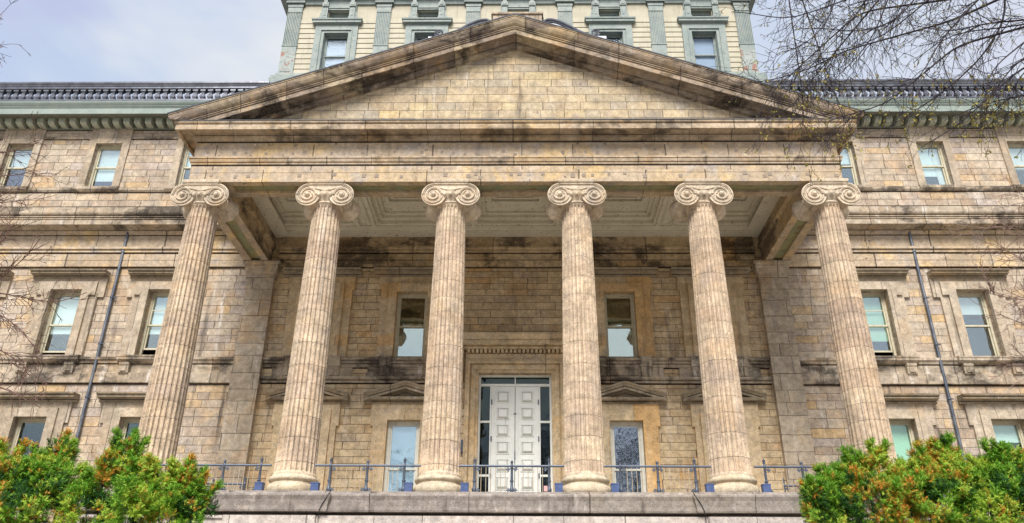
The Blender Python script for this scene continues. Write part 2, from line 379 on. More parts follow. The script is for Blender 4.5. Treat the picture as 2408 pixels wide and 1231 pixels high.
def wloc(o):
    l = Vector((0, 0, 0))
    while o: l = l + o.location; o = o.parent
    return l
def smooth_by_angle(o, ang=40):
    o.data.polygons.foreach_set('use_smooth', [True] * len(o.data.polygons))
    try: o.data.set_sharp_from_angle(angle=RAD(ang))
    except Exception: pass
    return o
def tag(o, label=None, cat=None, group=None, kind=None):
    if label: o['label'] = label
    if cat: o['category'] = cat
    if group: o['group'] = group
    if kind: o['kind'] = kind
    return o
def empty(name, loc, label=None, cat=None, group=None):
    o = bpy.data.objects.new(name, None); col.objects.link(o); o.location = loc; o.empty_display_size = .3
    return tag(o, label, cat, group)
def dup(o, parent, loc=None):
    c = o.copy(); col.objects.link(c); c.parent = parent
    if loc is not None: c.location = loc
    for ch in list(o.children): dup(ch, c)
    return c

GZ = -6.05
WY = 6.3        # wall plane
# ------------------------------------------------------------------ ground
g = MB(); g.quad((-900, -900, GZ), (900, -900, GZ), (900, 900, GZ), (-900, 900, GZ))
tag(g.build('ground', stone('paving_stone', [(0, (.30, .27, .23)), (1, (.36, .33, .28))], .6, .9, 20.0, dark=.1, white=.1, warm=.05, cool=.2)), kind='structure')

court = empty('courthouse', (0, 2, GZ), 'sandstone courthouse with six column portico, pediment and cream and green attic storey', 'building')

# ------------------------------------------------------------------ walls
WZ0 = GZ
wins3 = [15.1, 19.3, 23.5]; wins2 = [15.1, 19.35, 23.6]; wins1 = [15.1, 19.4, 23.65]
def wall_fn(y): return lambda a, b, d: (a, y + d, b)
for sgn in (-1, 1):
    def hx(c, hw): a = sgn * c; return (a - hw, a + hw)
    rng = (11.6, 34.0) if sgn > 0 else (-34.0, -11.6)
    b = MB()
    b.grid(rng, (WZ0, 12.6), [(*hx(c, .68), 6.70, 9.72) for c in wins2] + [(*hx(c, .67), 1.0, 4.14) for c in wins1], wall_fn(WY), .38)
    b.build('wing_wall', M_['wing'], court)
    b = MB()
    b.grid(rng, (12.6, 18.6), [(*hx(c, .63), 14.95, 17.36) for c in wins3], wall_fn(WY), .38)
    b.build('upper_wall', M_['wing_top'], court)
b = MB()
b.grid((-11.6, 11.6), (WZ0, 13.6), [(-4.41 - .66, -4.41 + .66, 6.70, 9.64), (4.41 - .66, 4.41 + .66, 6.70, 9.64),
     (-4.41 - .66, -4.41 + .66, .9, 4.04), (4.41 - .66, 4.41 + .66, .9, 4.04), (-1.48, 1.48, 0.0, 6.03)], wall_fn(WY + .004), .40)
b.build('porch_wall', M_['porch'], court)
b = MB(); b.box(-34.0, 34.0, WY + 1.2, WY + 1.25, GZ, 18.6); b.build('dark_interior', M_['dark'], court)
# belts and entablature bands along the whole wall
for (x0, x1, mt) in ((-34.0, -11.58, 'belt'), (11.58, 34.0, 'belt'), (-10.42, 10.42, 'beam')):
    b = MB()
    b.sweep([(x0, WY), (x1, WY)], [(0, 10.85), (.10, 10.85), (.10, 11.14), (.115, 11.15), (.115, 11.47), (.04, 11.475), (.04, 11.51), (.16, 11.52), (.16, 11.59), (.12, 11.60), (.12, 11.63), (.22, 11.66), (.22, 11.76), (.08, 11.80),
                                   (.08, 12.40), (.13, 12.42), (.19, 12.56), (0, 12.58)])
    b.build('entablature_band', M_['ent'] if mt == 'belt' else M_[mt], court)
for (x0, x1) in ((-34.0, -11.6), (11.6, 34.0)):
    b = MB()
    b.sweep([(x0, WY), (x1, WY)], [(0, 12.585), (.22, 12.60), (.60, 12.66), (.66, 12.62), (.70, 12.62), (.70, 12.84), (.62, 12.85), (.62, 12.89), (.68, 12.90), (.68, 12.94), (.63, 12.95), (.63, 12.98), (.71, 12.99), (.71, 13.03), (.66, 13.04), (.66, 13.07), (.74, 13.08), (.78, 13.12),
                                   (.80, 13.18), (.80, 13.42), (.74, 13.47), (0, 13.55)])
    b.build('string_cornice', M_['belt'], court)
    b = MB()   # plinth course over the string cornice
    b.sweep([(x0, WY), (x1, WY)], [(0, 13.50), (.06, 13.50), (.06, 14.62), (0, 14.64)])
    b.build('sill_course', M_['wing_top'], court)
    b = MB()
    b.sweep([(x0, WY), (x1, WY)], [(0, 14.64), (.08, 14.66), (.13, 14.74), (.13, 14.86), (.07, 14.90), (0, 14.90)])
    b.sweep([(x0, WY), (x1, WY)], [(0, 17.62), (.05, 17.63), (.07, 17.70), (.05, 17.74), (0, 17.75)])
    b.build('string_course', M_['belt'], court)
    b = MB()   # sill band of the middle storey and its lower course
    b.sweep([(x0, WY), (x1, WY)], [(0, 5.575), (.12, 5.58), (.13, 5.98), (.06, 6.02), (.06, 6.36), (.0, 6.365), (.0, 6.40), (.10, 6.42), (.12, 6.50), (.18, 6.56), (.18, 6.66), (.08, 6.70), (0, 6.70)])
    b.build('sill_band', M_['belt'], court)
def shade_strips(name, items, parent):  # added thin black strips, painting the shade line under each moulding
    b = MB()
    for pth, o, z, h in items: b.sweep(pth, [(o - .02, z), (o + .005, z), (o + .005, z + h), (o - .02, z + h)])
    return b.build(name, M_['shade_strip'], parent)
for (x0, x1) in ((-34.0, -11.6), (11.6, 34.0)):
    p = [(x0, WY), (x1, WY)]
    shade_strips('shade_line', [(p, 0, 10.80, .048), (p, .0, 5.53, .045), (p, .08, 12.36, .05), (p, .0, 17.58, .035), (p, .74, 13.475, .03), (p, .06, 14.595, .04), (p, .11, 11.44, .03), (p, 0, 18.10, .04)], court)
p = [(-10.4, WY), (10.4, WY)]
shade_strips('shade_line', [(p, 0.006, 10.80, .05), (p, .08, 12.33, .06), (p, .11, 11.44, .03), (p, .11, 11.14, .02)], court)
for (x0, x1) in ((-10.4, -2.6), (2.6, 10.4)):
    p = [(x0, WY), (x1, WY)]; shade_strips('shade_line', [(p, .008, 5.555, .045), (p, .008, 6.215, .04)], court)
# ------------------------------------------------------------------ windows
HOODP = [(0, 0), (.16, .0), (.18, .08), (.10, .085), (.10, .125), (.26, .13), (.28, .165), (.42, .17), (.42, .24), (.38, .245), (.38, .27), (.46, .275), (.50, .33), (.50, .37), (.36, .39), (0, .42)]
def hood_obj(cx, hw, y, z, parent, mat, k=1.0, name='hood'):
    b = MB()
    b.sweep([(cx - hw, y), (cx + hw, y)], [(o, z + h * k) for o, h in HOODP])
    # short returns at the ends come from slightly narrower layers below
    return b.build(name, mat, parent)
def surround(b, cx, y, z0, z1, hw, out, wid, ear=0.0, earh=.5, head=None):
    """eared stone architrave: jambs and head, projecting 'out'; wid = board width"""
    head = wid if head is None else head
    yo = y - out
    for s in (-1, 1):
        a, c = sorted((cx + s * hw, cx + s * (hw + wid)))
        b.box(a, c, yo, y + .02, z0, z1)
        if ear:
            a, c = sorted((cx + s * (hw + wid) , cx + s * (hw + wid + ear)))
            b.box(a, c, yo, y + .02, z1 + head - earh, z1 + head)
    b.box(cx - hw - wid, cx + hw + wid, yo, y + .02, z1, z1 + head)
def sash(parent, cx, y, z0, z1, hw, mat, gmat, mid=.5, fw=.09, raised=0.0, bars=0):
    """timber frame, two sashes and their panes"""
    f = MB(); yo = y
    f.box(cx - hw, cx - hw + fw, yo, yo + .12, z0, z1); f.box(cx + hw - fw, cx + hw, yo, yo + .12, z0, z1)
    f.box(cx - hw + fw, cx + hw - fw, yo, yo + .12, z1 - fw, z1)
    f.box(cx - hw + fw, cx + hw - fw, yo - .03, yo + .12, z0, z0 + .06)
    fr = f.build('frame', mat, parent)
    zm = z0 + (z1 - z0) * mid; w = .06
    for k, (a, c, yy) in enumerate(((zm - .03, z1 - fw - .003, y + .03), (z0 + .063 + raised, zm + .03, y + .075))):
        s = MB(); xl, xr = cx - hw + fw + .003, cx + hw - fw - .003
        s.box(xl, xl + w, yy, yy + .04, a, c); s.box(xr - w, xr, yy, yy + .04, a, c)
        s.box(xl + w, xr - w, yy - .004, yy + .04, a, a + .07); s.box(xl + w, xr - w, yy, yy + .04, c - w, c)
        if bars and k == bars - 1: s.box(xl + w, xr - w, yy + .005, yy + .035, (a + c) / 2 - .018, (a + c) / 2 + .018)
        s.build('sash', mat, parent)
        p = MB(); p.box(xl + w, xr - w, yy + .015, yy + .021, a + .07, c - w); p.build('pane', gmat, parent)
def blind(parent, cx, y, z0, z1, hw, mat):
    b = MB(); b.box(cx - hw, cx + hw, y + .13, y + .14, z0, z1); b.build('blind', mat, parent)

# third-storey windows
cfg3 = {(-1, 0): ('blind', .45), (-1, 1): ('blind', .78), (-1, 2): ('blindw', .5), (1, 0): ('blind', .4), (1, 1): ('blind', .7), (1, 2): ('blindw', .55)}
for sgn in (-1, 1):
    for i, c in enumerate(wins3):
        cx = sgn * c; b = MB()
        surround(b, cx, WY, 14.90, 17.36, .63, .075, .34, head=.84)
        w = b.build('window', M_['trim'], court)
        sash(w, cx, WY + .20, 14.97, 17.36, .63, M_['frame'], M_['glass'])
        mt, fr = cfg3[(sgn, i)]
        blind(w, cx, WY + .25, 17.3 - fr * 2.3, 17.3, .6, M_[mt])
        if (sgn, i) in ((1, 1), (-1, 0)):   # a curtain drawn to one side
            b = MB(); x0 = cx + .12; n = 14
            vs = []
            for k in range(n + 1):
                xx = x0 + .42 * k / n; yy = WY + .36 + .025 * math.sin(k * 1.9); vs += [(xx + .1, yy, 15.0), (xx, yy, 17.25)]
            b.add(vs, [(2 * k, 2 * k + 2, 2 * k + 3, 2 * k + 1) for k in range(n)]); b.build('curtain', M_['blindw'], w)
        b = MB(); b.sweep([(cx - 1.02, WY - .06), (cx + 1.02, WY - .06)], [(0, 14.64), (.10, 14.66), (.17, 14.75), (.17, 14.88), (.10, 14.93), (-.3, 14.95)]); b.build('sill', M_['belt'], w)
        b = MB(); b.box(cx - .82, cx + .82, WY - .05, WY, 17.80, 17.82); b.box(cx - .82, cx - .80, WY - .086, WY - .07, 17.76, 18.12); b.box(cx + .80, cx + .82, WY - .086, WY - .07, 17.76, 18.12)
        b.box(cx - .82, cx + .82, WY - .086, WY - .07, 18.10, 18.12); b.box(cx - .97, cx + .97, WY - .10, WY - .05, 17.66, 17.72); b.build('head_panel', M_['trim'], w)
# middle-storey wing windows
cfg2 = {(-1, 0): ('blind', .62, .35), (-1, 1): ('blind', .62, .22), (-1, 2): ('blindw', .4, 0), (1, 0): ('blindg', .72, .28), (1, 1): ('blindw', .30, 0), (1, 2): ('blindw', .4, 0)}
for sgn in (-1, 1):
    for i, c in enumerate(wins2):
        cx = sgn * c; b = MB()
        surround(b, cx, WY, 6.70, 9.72, .68, .20, .34, ear=.26, earh=.62, head=.36)
        surround(b, cx, WY, 6.70, 10.0, .68 + .34, .11, .34, ear=.27, earh=.90, head=.29)
        w = b.build('window', M_['trim'], court)
        mt, fr, rs = cfg2[(sgn, i)]
        sash(w, cx, WY + .21, 6.72, 9.72, .68, M_['frame'], M_['glass'], raised=rs, bars=1 if i == 0 else 0)
        blind(w, cx, WY + .25, 9.66 - fr * 2.9, 9.66, .65, M_[mt])
        hood_obj(cx, 1.64, WY, 10.27, w, M_['hood'], .72)
        b = MB(); b.sweep([(cx - 1.32, WY - .10), (cx + 1.32, WY - .10)], [(0, 6.40), (.12, 6.44), (.2, 6.52), (.2, 6.62), (.22, 6.63), (.22, 6.70), (.1, 6.74), (-.35, 6.75)]); b.build('sill', M_['belt'], w)
        for s in (-1, 1):
            b = MB(); bx = cx + s * .98
            b.sweep([(bx - .2, WY - .06), (bx + .2, WY - .06)], [(0, 5.86), (.05, 5.88), (.09, 5.96), (.15, 5.98), (.17, 6.28), (.20, 6.30), (.20, 6.41), (0, 6.42)])
            b.box(bx - .12, bx + .12, WY - .26, WY - .2, 6.04, 6.24)
            b.build('corbel', M_['belt'], w)
# ground-storey wing windows
cfg1 = {(-1, 0): None, (-1, 1): None, (-1, 2): None, (1, 0): ('blindg', 1.0), (1, 1): ('blindw', .25), (1, 2): None}
for sgn in (-1, 1):
    for i, c in enumerate(wins1):
        cx = sgn * c; b = MB()
        surround(b, cx, WY, 1.0, 4.14, .67, .18, .36, head=.36)
        surround(b, cx, WY, 1.0, 4.50, .67 + .36, .10, .32, ear=.16, earh=.85, head=.26)
        w = b.build('window', M_['trim'], court)
        sash(w, cx, WY + .21, 1.02, 4.14, .67, M_['frame'], M_['glassg'], mid=.42)
        if cfg1[(sgn, i)]:
            mt, fr = cfg1[(sgn, i)]; blind(w, cx, WY + .25, 4.08 - fr * 3.0, 4.08, .64, M_[mt])
        hood_obj(cx, 1.70, WY, 4.75, w, M_['hood'], .82)
# porch windows and blind niches
def pediment(cx, hw, y, z0, z1, parent):
    b = MB()
    b.sweep([(cx - hw + .06, y), (cx + hw - .06, y)], [(0, z0), (.12, z0), (.14, z0 + .07), (.06, z0 + .075), (.06, z0 + .11), (.34, z0 + .115), (.36, z0 + .22), (0, z0 + .25)])
    zb = z0 + .24
    for s in (-1, 1):
        prof = [(-.46, .0), (-.46, -.05), (-.40, -.11), (-.36, -.17), (-.28, -.175), (-.28, -.205), (-.36, -.21), (-.36, -.30), (-.14, -.305), (-.14, -.38), (.0, -.385), (.0, .0)]
        ends = []
        for xx, zz in ((cx + s * hw, zb + .12), (cx, z1)):
            ends.append([(xx, y + o, zz + d) for o, d in prof])
        k = len(prof); vs = ends[0] + ends[1]; fs = [(j, (j + 1) % k, k + (j + 1) % k, k + j) for j in range(k)] + [tuple(range(k)), tuple(range(k, 2 * k))]
        b.add(vs, fs)
    b.add([(cx - hw + .2, y - .03, zb), (cx + hw - .2, y - .03, zb), (cx, y - .03, z1 - .2)], [(0, 1, 2)])
    return b.build('pediment', M_['hood'], parent)
YP = WY + .004
for cx in (-8.35, -4.41, 4.41, 8.35):
    win = abs(cx) < 5
    # upper
    b = MB()
    surround(b, cx, YP, 6.70, 9.64, .66, .22, .34, head=.36)
    surround(b, cx, YP, 6.70, 10.0, 1.0, .12, .34, ear=.08, earh=.62, head=.36)
    if not win: b.box(cx - .66, cx + .66, YP - .02, YP + .02, 6.7, 9.64)
    w = b.build('window' if win else 'blind_niche', M_['trim_porch'], court)
    if win: sash(w, cx, YP + .18, 6.72, 9.64, .66, M_['frame'], M_['glassm'], mid=.49)
    hood_obj(cx, 1.68, YP, 10.33, w, M_['hood'], .80)
    # lower
    b = MB()
    surround(b, cx, YP, .2, 4.04, .66, .20, .34, head=.40)
    surround(b, cx, YP, .2, 4.44, 1.0, .11, .24, ear=.10, earh=.9, head=.28)
    if not win: b.box(cx - .66, cx + .66, YP - .02, YP + .02, .2, 4.04)
    w = b.build('window' if win else 'blind_niche', M_['trim_porch'], court)
    if win:
        sash(w, cx, YP + .12, .92, 4.04, .66, M_['whiteframe'], M_['glass'], mid=.40, fw=.12)
        b = MB(); b.box(cx - .66, cx + .66, YP - .0, YP + .3, .2, .9); b.build('apron', M_['trim_porch'], w)
        if cx < 0: blind(w, cx, YP + .1, .95, 4.0, .62, M_['blindb'])
    pediment(cx, 1.65, YP, 4.72, 5.58, w)
# porch band between the storeys
for (x0, x1) in ((-10.40, -2.75), (2.75, 10.40)):
    b = MB()
    b.sweep([(x0, YP), (x1, YP)], [(0, 5.60), (.08, 5.605), (.10, 5.67), (.04, 5.675), (.04, 5.71), (.15, 5.72), (.19, 5.77), (.19, 5.84), (.06, 5.87), (0, 5.87)])
    b.sweep([(x0, YP), (x1, YP)], [(0, 6.26), (.06, 6.27), (.10, 6.37), (.05, 6.375), (.05, 6.41), (.13, 6.42), (.13, 6.49), (.09, 6.50), (.09, 6.53), (.20, 6.56), (.20, 6.64), (.08, 6.70), (0, 6.70)])
    for cx in (-8.35, -4.41, 4.41, 8.35):
        if x0 < cx < x1:
            for s in (-1, 1):
                bx = cx + s * .93
                b.box(bx - .2, bx + .2, YP - .16, YP, 5.87, 6.27)
                b.box(bx - .13, bx - .03, YP - .19, YP - .16, 5.9, 6.2); b.box(bx + .03, bx + .13, YP - .19, YP - .16, 5.9, 6.2)
                b.sweep([(bx - .24, YP - .16), (bx + .24, YP - .16)], [(0, 6.27), (.05, 6.28), (.06, 6.4), (.14, 6.58), (.14, 6.68), (0, 6.7)])
            b.box(cx - 1.65, cx + 1.65, YP - .05, YP, 5.88, 6.26)
            for (a, c) in ((5.94, 5.97), (6.17, 6.20)): b.box(cx - .6, cx + .6, YP - .085, YP - .05, a, c)
            b.box(cx - .63, cx - .60, YP - .085, YP - .05, 5.94, 6.20); b.box(cx + .60, cx + .63, YP - .085, YP - .05, 5.94, 6.20)
    b.build('sill_band', M_['belt'], court)

# ------------------------------------------------------------------ main door
b = MB(); DY = YP
for s in (-1, 1):
    for (a, c, o) in ((1.48, 1.60, .10), (1.60, 1.78, .16), (1.78, 1.84, .12), (1.84, 1.93, .25), (1.93, 2.02, .20)):
        x0, x1 = sorted((s * a, s * c)); b.box(x0, x1, DY - o, DY + .02, 0, 6.03 + (a - 1.48))
for (a, c, o) in ((1.48, 1.60, .10), (1.60, 1.78, .16), (1.78, 1.84, .12), (1.84, 1.93, .25), (1.93, 2.02, .20)):
    b.box(-c, c, DY - o, DY + .02, 6.03 + (a - 1.48), 6.03 + (c - 1.48))
b.box(-2.02, 2.02, DY - .13, DY + .02, 6.60, 6.82)
surr = b.build('door_surround', M_['trim_porch'], court)
b = MB()
b.sweep([(-2.75, DY), (2.75, DY)], [(0, 6.99), (.30, 7.0), (.32, 7.08), (.24, 7.085), (.24, 7.12), (.50, 7.14), (.52, 7.11), (.56, 7.11), (.56, 7.26), (.52, 7.27), (.52, 7.30), (.60, 7.32), (.62, 7.36), (.66, 7.46), (.68, 7.50), (.68, 7.56), (.45, 7.60), (0, 7.66)])
b.build('cornice', M_['trim_porch'], surr)
b = MB()
b.box(-2.05, 2.05, DY - .05, DY, 6.84, 6.99)
n = 23
for i in range(n):
    x = -2.0 + 4.0 * (i + .5) / n; b.box(x - .05, x + .05, DY - .27, DY - .05, 6.85, 6.985)
b.build('dentil_course', M_['trim_porch'], surr)
for s in (-1, 1):
    b = MB(); bx = s * 2.28
    b.sweep([(bx - .16, DY), (bx + .16, DY)], [(0, 5.6), (.08, 5.62), (.16, 5.72), (.14, 5.85), (.10, 5.95), (.12, 6.3), (.22, 6.75), (.34, 6.9), (.36, 7.0), (0, 7.0)])
    b.build('console', M_['trim_porch'], surr)
DP = WY + .30
dr = MB()
for s in (-1, 1):
    x0, x1 = sorted((s * 1.40, s * 1.48)); dr.box(x0, x1, DP - .06, DP + .08, 0, 6.03)
    x0, x1 = sorted((s * .96, s * 1.02)); dr.box(x0, x1, DP - .04, DP + .08, 0, 5.56)
    for zz in (4.05, 1.92): x0, x1 = sorted((s * 1.02, s * 1.40)); dr.box(x0, x1, DP - .03, DP + .06, zz, zz + .08)
dr.box(-1.40, 1.40, DP - .06, DP + .08, 5.96, 6.03); dr.box(-1.40, 1.40, DP - .05, DP + .08, 5.56, 5.66); dr.box(-.02, .02, DP - .03, DP + .06, 5.66, 5.96)
door = dr.build('door', M_['door'], court)
for s in (-1, 1):
    b = MB(); x0, x1 = sorted((s * .012, s * .955)); b.box(x0, x1, DP, DP + .06, 0, 5.555)
    cx = s * .49
    for k in range(8):
        zc = 5.12 - .69 * k
        if zc < .3: continue
        h, hw = .25, .27
        for (i0, i1, o0, o1) in ((1.0, .97, 0, .035), (.97, .86, .035, .035), (.86, .84, .0, -.02), (.84, .55, -.02, .10)):
            A = [(cx - hw * i0, DP - o0, zc - h * i0), (cx + hw * i0, DP - o0, zc - h * i0), (cx + hw * i0, DP - o0, zc + h * i0), (cx - hw * i0, DP - o0, zc + h * i0)]
            B = [(cx - hw * i1, DP - o1, zc - h * i1), (cx + hw * i1, DP - o1, zc - h * i1), (cx + hw * i1, DP - o1, zc + h * i1), (cx - hw * i1, DP - o1, zc + h * i1)]
            b.add(A + B, [(0, 1, 5, 4), (1, 2, 6, 5), (2, 3, 7, 6), (3, 0, 4, 7)])
        i1 = .55; b.quad((cx - hw * i1, DP - .10, zc - h * i1), (cx + hw * i1, DP - .10, zc - h * i1), (cx + hw * i1, DP - .10, zc + h * i1), (cx - hw * i1, DP - .10, zc + h * i1))
    b.build('door_leaf', M_['door'], door)
    b = MB(); x0, x1 = sorted((s * 1.02, s * 1.40)); b.box(x0, x1, DP + .03, DP + .036, 0, 5.56); b.build('side_light', M_['glassd'], door)
    b = MB(); x0, x1 = sorted((s * .02, s * 1.40)); b.box(x0, x1, DP + .03, DP + .036, 5.66, 5.96); b.build('transom_pane', M_['glassd'], door)
b = MB(); b.box(-.02, .02, DP - .05, DP - .003, 2.6, 2.9); b.build('handle', M_['iron'], door)
for s in (-1, 1):
    for zz in (.7, 1.95, 3.4, 4.9):
        b = MB(); b.box(*sorted((s * .925, s * .975)), DP - .055, DP - .002, zz - .1, zz + .1); b.build('hinge', M_['iron'], door)
b = MB(); b.box(-.06, .06, DP - .02, DP - .003, 4.40, 4.44); b.box(.05, .09, DP - .03, DP - .003, 2.2, 2.32); b.build('lock', M_['iron'], door)

# ------------------------------------------------------------------ pilasters
for s in (-1, 1):
    b = MB(); x0, x1 = sorted((s * 10.42, s * 11.58)); b.box(x0, x1, 6.04, WY, 0, 10.45)
    p = b.build('pilaster', M_['pilaster'], court)
    b = MB(); pth = [(x0, WY), (x0, 6.04), (x1, 6.04), (x1, WY)]
    b.sweep(pth, [(0, 10.20), (.05, 10.21), (.05, 10.30), (.03, 10.32), (.03, 10.42), (.08, 10.46), (.12, 10.60), (.13, 10.66), (.16, 10.70), (.16, 10.80), (.21, 10.86), (.22, 10.974), (0, 10.976)])
    b.box(x0, x1, 6.04, WY, 10.44, 10.97); b.build('capital', M_['pilaster'], p)
    b = MB(); b.sweep(pth, [(0, 0), (.12, 0), (.12, .25), (.06, .3), (.08, .4), (.03, .5), (0, .52)]); b.build('base', M_['pilaster'], p)

# ------------------------------------------------------------------ portico: columns
def shaft_mesh():
    b = MB(); n = 24; pr = [(0, 0), (.13, 0), (.20, -.55), (.34, -.9), (.565, -1), (.79, -.9), (.93, -.55)]
    rings = []
    zs = [.60, .66, .70] + [.7 + (9.98 - .7) * i / 14 for i in range(1, 15)] + [10.04, 10.12]
    for z in zs:
        t = (z - .6) / 9.5
        R0 = .632 - .118 * (t ** 1.35)
        if z < .62: R0 += .05
        elif z < .68: R0 += .012
        if z > 10.1: R0 += .035
        dep = .0 if (z < .67 or z > 10.0) else .078 * R0 / .6
        rg = []
        for i in range(n):
            for u, d in pr:
                a = 2 * PI * (i + u - .065) / n - PI / 2
                r = R0 + d * dep
                rg.append((r * math.cos(a), r * math.sin(a), z))
        rings.append(rg)
    m = len(rings[0])
    for rg in rings: b.v.extend(rg)
    for i in range(len(rings) - 1):
        for j in range(m):
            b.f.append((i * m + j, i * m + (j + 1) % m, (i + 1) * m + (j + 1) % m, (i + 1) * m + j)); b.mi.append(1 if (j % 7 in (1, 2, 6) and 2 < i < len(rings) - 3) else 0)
    return b
def base_mesh():
    b = MB()
    pf = [(.70, -.02)]
    for k in range(9):
        a = -PI / 2 + PI * k / 8; pf.append((.70 + .10 * math.cos(a), .15 + .15 * math.sin(a)))
    pf += [(.70, .315), (.69, .335), (.675, .36), (.69, .385)]
    for k in range(7):
        a = -PI / 2 + PI * k / 6; pf.append((.70 + .055 * math.cos(a), .46 + .07 * math.sin(a)))
    pf += [(.685, .55), (.68, .60), (.60, .62)]
    b.lathe(pf, n=48); return b
EX, EZ, VY = .605, 10.40, .62
def capital_mesh():
    b = MB()
    # echinus, necking and abacus
    b.lathe([(.50, 10.08), (.555, 10.10), (.57, 10.13), (.555, 10.16), (.53, 10.18), (.56, 10.24), (.63, 10.34), (.68, 10.45), (.69, 10.52), (.64, 10.54), (.40, 10.56)], n=40)
    for i in range(20):
        a = 2 * PI * i / 20 - PI / 2
        b.ball((.665 * math.cos(a), .665 * math.sin(a), 10.40), .062, 8, 6, 1, 1, 1.35)
        pts = []
        for k in range(9):
            t = PI + PI * k / 8; aa = a + .125 * math.cos(t)
            rr = .675 - .045 * max(0, -math.sin(t)); pts.append((rr * math.cos(aa), rr * math.sin(aa), 10.42 + .13 * math.sin(t)))
        b.tube(pts, .014, 4)
    b.sweep([(-.66, .72), (-.66, -.72), (.66, -.72), (.66, .72)], [(-.06, 10.86), (-.02, 10.87), (0, 10.92), (0, 10.974), (-.2, 10.975)], caps=False)
    b.box(-.6, .6, -.66, .66, 10.80, 10.972)
    for fy in (-1, 1):
        yf = fy * VY
        # channel body between the volutes
        nseg = 16; up = []; lo = []
        for i in range(nseg + 1):
            x = -EX + 2 * EX * i / nseg
            sag = .20 + .10 * math.cos(PI * x / (2 * EX)) ** 2
            up.append((x, EZ + .435)); lo.append((x, EZ + .435 - (.115 + .115 * math.cos(PI * x / (2 * EX)) ** 2) - .02))
        for i in range(nseg):
            def q(p, yy): return (p[0], yy, p[1])
            b.quad(q(lo[i], yf), q(lo[i + 1], yf), q(up[i + 1], yf), q(up[i], yf))
            b.quad(q(lo[i], yf), q(lo[i], 0), q(lo[i + 1], 0), q(lo[i + 1], yf))
            b.quad(q(up[i], yf), q(up[i], 0), q(up[i + 1], 0), q(up[i + 1], yf))
        b.tube([(p[0], yf - fy * .0, p[1]) for p in lo], .026, 6)
        b.tube([(p[0], yf, p[1] - .01) for p in up], .030, 6)
        b.tube([(p[0], yf, p[1] - .075) for p in up], .014, 5)
        for s in (-1, 1):
            # spiral fillets
            for (Ra, off, rr) in ((.425, 0, .032), (.362, .0, .013)):
                pts = []; rad = []
                N_ = 64; turns = 2.55
                for k in range(N_ + 1):
                    th = PI / 2 + s * -1 * 0
                    t = k / N_; ang = PI / 2 - s * 2 * PI * turns * t * -1 * -1 if False else PI / 2 + (-s) * 2 * PI * turns * t
                    if s < 0: ang = PI / 2 + 2 * PI * turns * t
                    else: ang = PI / 2 - 2 * PI * turns * t
                    r = Ra * (1 - t) ** 1.12 * .83 + Ra * .17
                    pts.append((s * EX + r * math.cos(ang), yf + fy * .035 * t, EZ + r * math.sin(ang))); rad.append(rr * (1 - .45 * t))
                b.tube(pts, rad, 6)
            b.ball((s * EX, yf + fy * .05, EZ), .085, 12, 8, 1, .8, 1)
            # concave disc and the bell-shaped bolster behind it
            b.lathe([(.0, fy * (VY + .03)), (.10, fy * (VY + .01)), (.25, fy * (VY - .03)), (.40, fy * (VY - .01)), (.44, fy * (VY - .01)), (.445, fy * (VY - .05)), (.43, fy * (VY - .10)),
                     (.37, fy * .40), (.29, fy * .26), (.225, fy * .14), (.215, fy * .08), (.24, fy * .07), (.24, 0)], (s * EX, 0, EZ), 32, 'y')
    return b
sh = smooth_by_angle(shaft_mesh().build('column', [M_['col'], M_['colshade']], court, local=True), 35)
sh.location = Vector((-11.25, 0, 0)) - wloc(court)
smooth_by_angle(base_mesh().build('base', M_['base'], sh, local=True), 50)
smooth_by_angle(capital_mesh().build('capital', M_['cap'], sh, local=True), 45)
for i in range(1, 6): dup(sh, court, Vector((-11.25 + 4.5 * i, 0, 0)) - wloc(court))

# ------------------------------------------------------------------ entablature of the portico
EXF, EYF = 11.79, -.54
out3 = [(-EXF, WY), (-EXF, EYF), (EXF, EYF), (EXF, WY)]
b = MB()
b.sweep(out3, [(0, 10.98), (0, 11.36), (.012, 11.365), (.012, 11.665), (-.05, 11.67), (-.05, 11.76)], caps=False)
b.grid((-EXF, EXF), (EYF, .54), [(-10.3, 10.3, -.26, .22)], lambda a, c, d: (a, c, 10.98 + d), .10)
for s in (-1, 1):
    xr = (10.726, EXF) if s > 0 else (-EXF, -10.726); hr = (11.03, 11.46) if s > 0 else (-11.46, -11.03)
    b.grid(xr, (.54, WY - .03), [(*hr, .66, 6.02)], lambda a, c, d: (a, c, 10.98 + d), .10)
arch = b.build('architrave', M_['ent'], court)
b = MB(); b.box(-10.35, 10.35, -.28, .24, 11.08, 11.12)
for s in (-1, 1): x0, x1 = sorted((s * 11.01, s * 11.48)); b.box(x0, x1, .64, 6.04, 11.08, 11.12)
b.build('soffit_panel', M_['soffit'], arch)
b = MB()
b.sweep(out3, [(-.05, 11.70), (.035, 11.705), (.045, 11.755), (.02, 11.76), (.02, 11.785), (.075, 11.80), (.105, 11.90), (.085, 11.905), (.085, 11.925), (.125, 11.93), (.125, 11.99), (.02, 12.02), (0, 12.02)], caps=False)
b.build('taenia_moulding', M_['entmold'], arch)
rp = random.Random(4)
b = MB(); x = -11.3
while x < 11.4:
    t = rp.uniform(.05, .075); zc = 12.22 + rp.gauss(0, .03); b.box(x - t, x + t, EYF - .003, EYF + .01, zc - t, zc + t)
    if rp.random() < .75:
        t = rp.uniform(.05, .08); xx = x + rp.uniform(.1, .6); zc = 11.22 + rp.gauss(0, .05); b.box(xx - t, xx + t, EYF - .015, EYF + .01, zc - t, zc + t)
    x += rp.choice((.42, .75, 1.0, 1.15))
plug = b
b = MB(); b.sweep(out3, [(0, 11.99), (0, 12.695), (-.06, 12.70), (-.06, 12.76)], caps=False); fz = b.build('frieze', M_['ent'], court)
plug.build('repair_plugs', simple('grey_mortar_plug', (.27, .22, .175), .9, .1), fz)
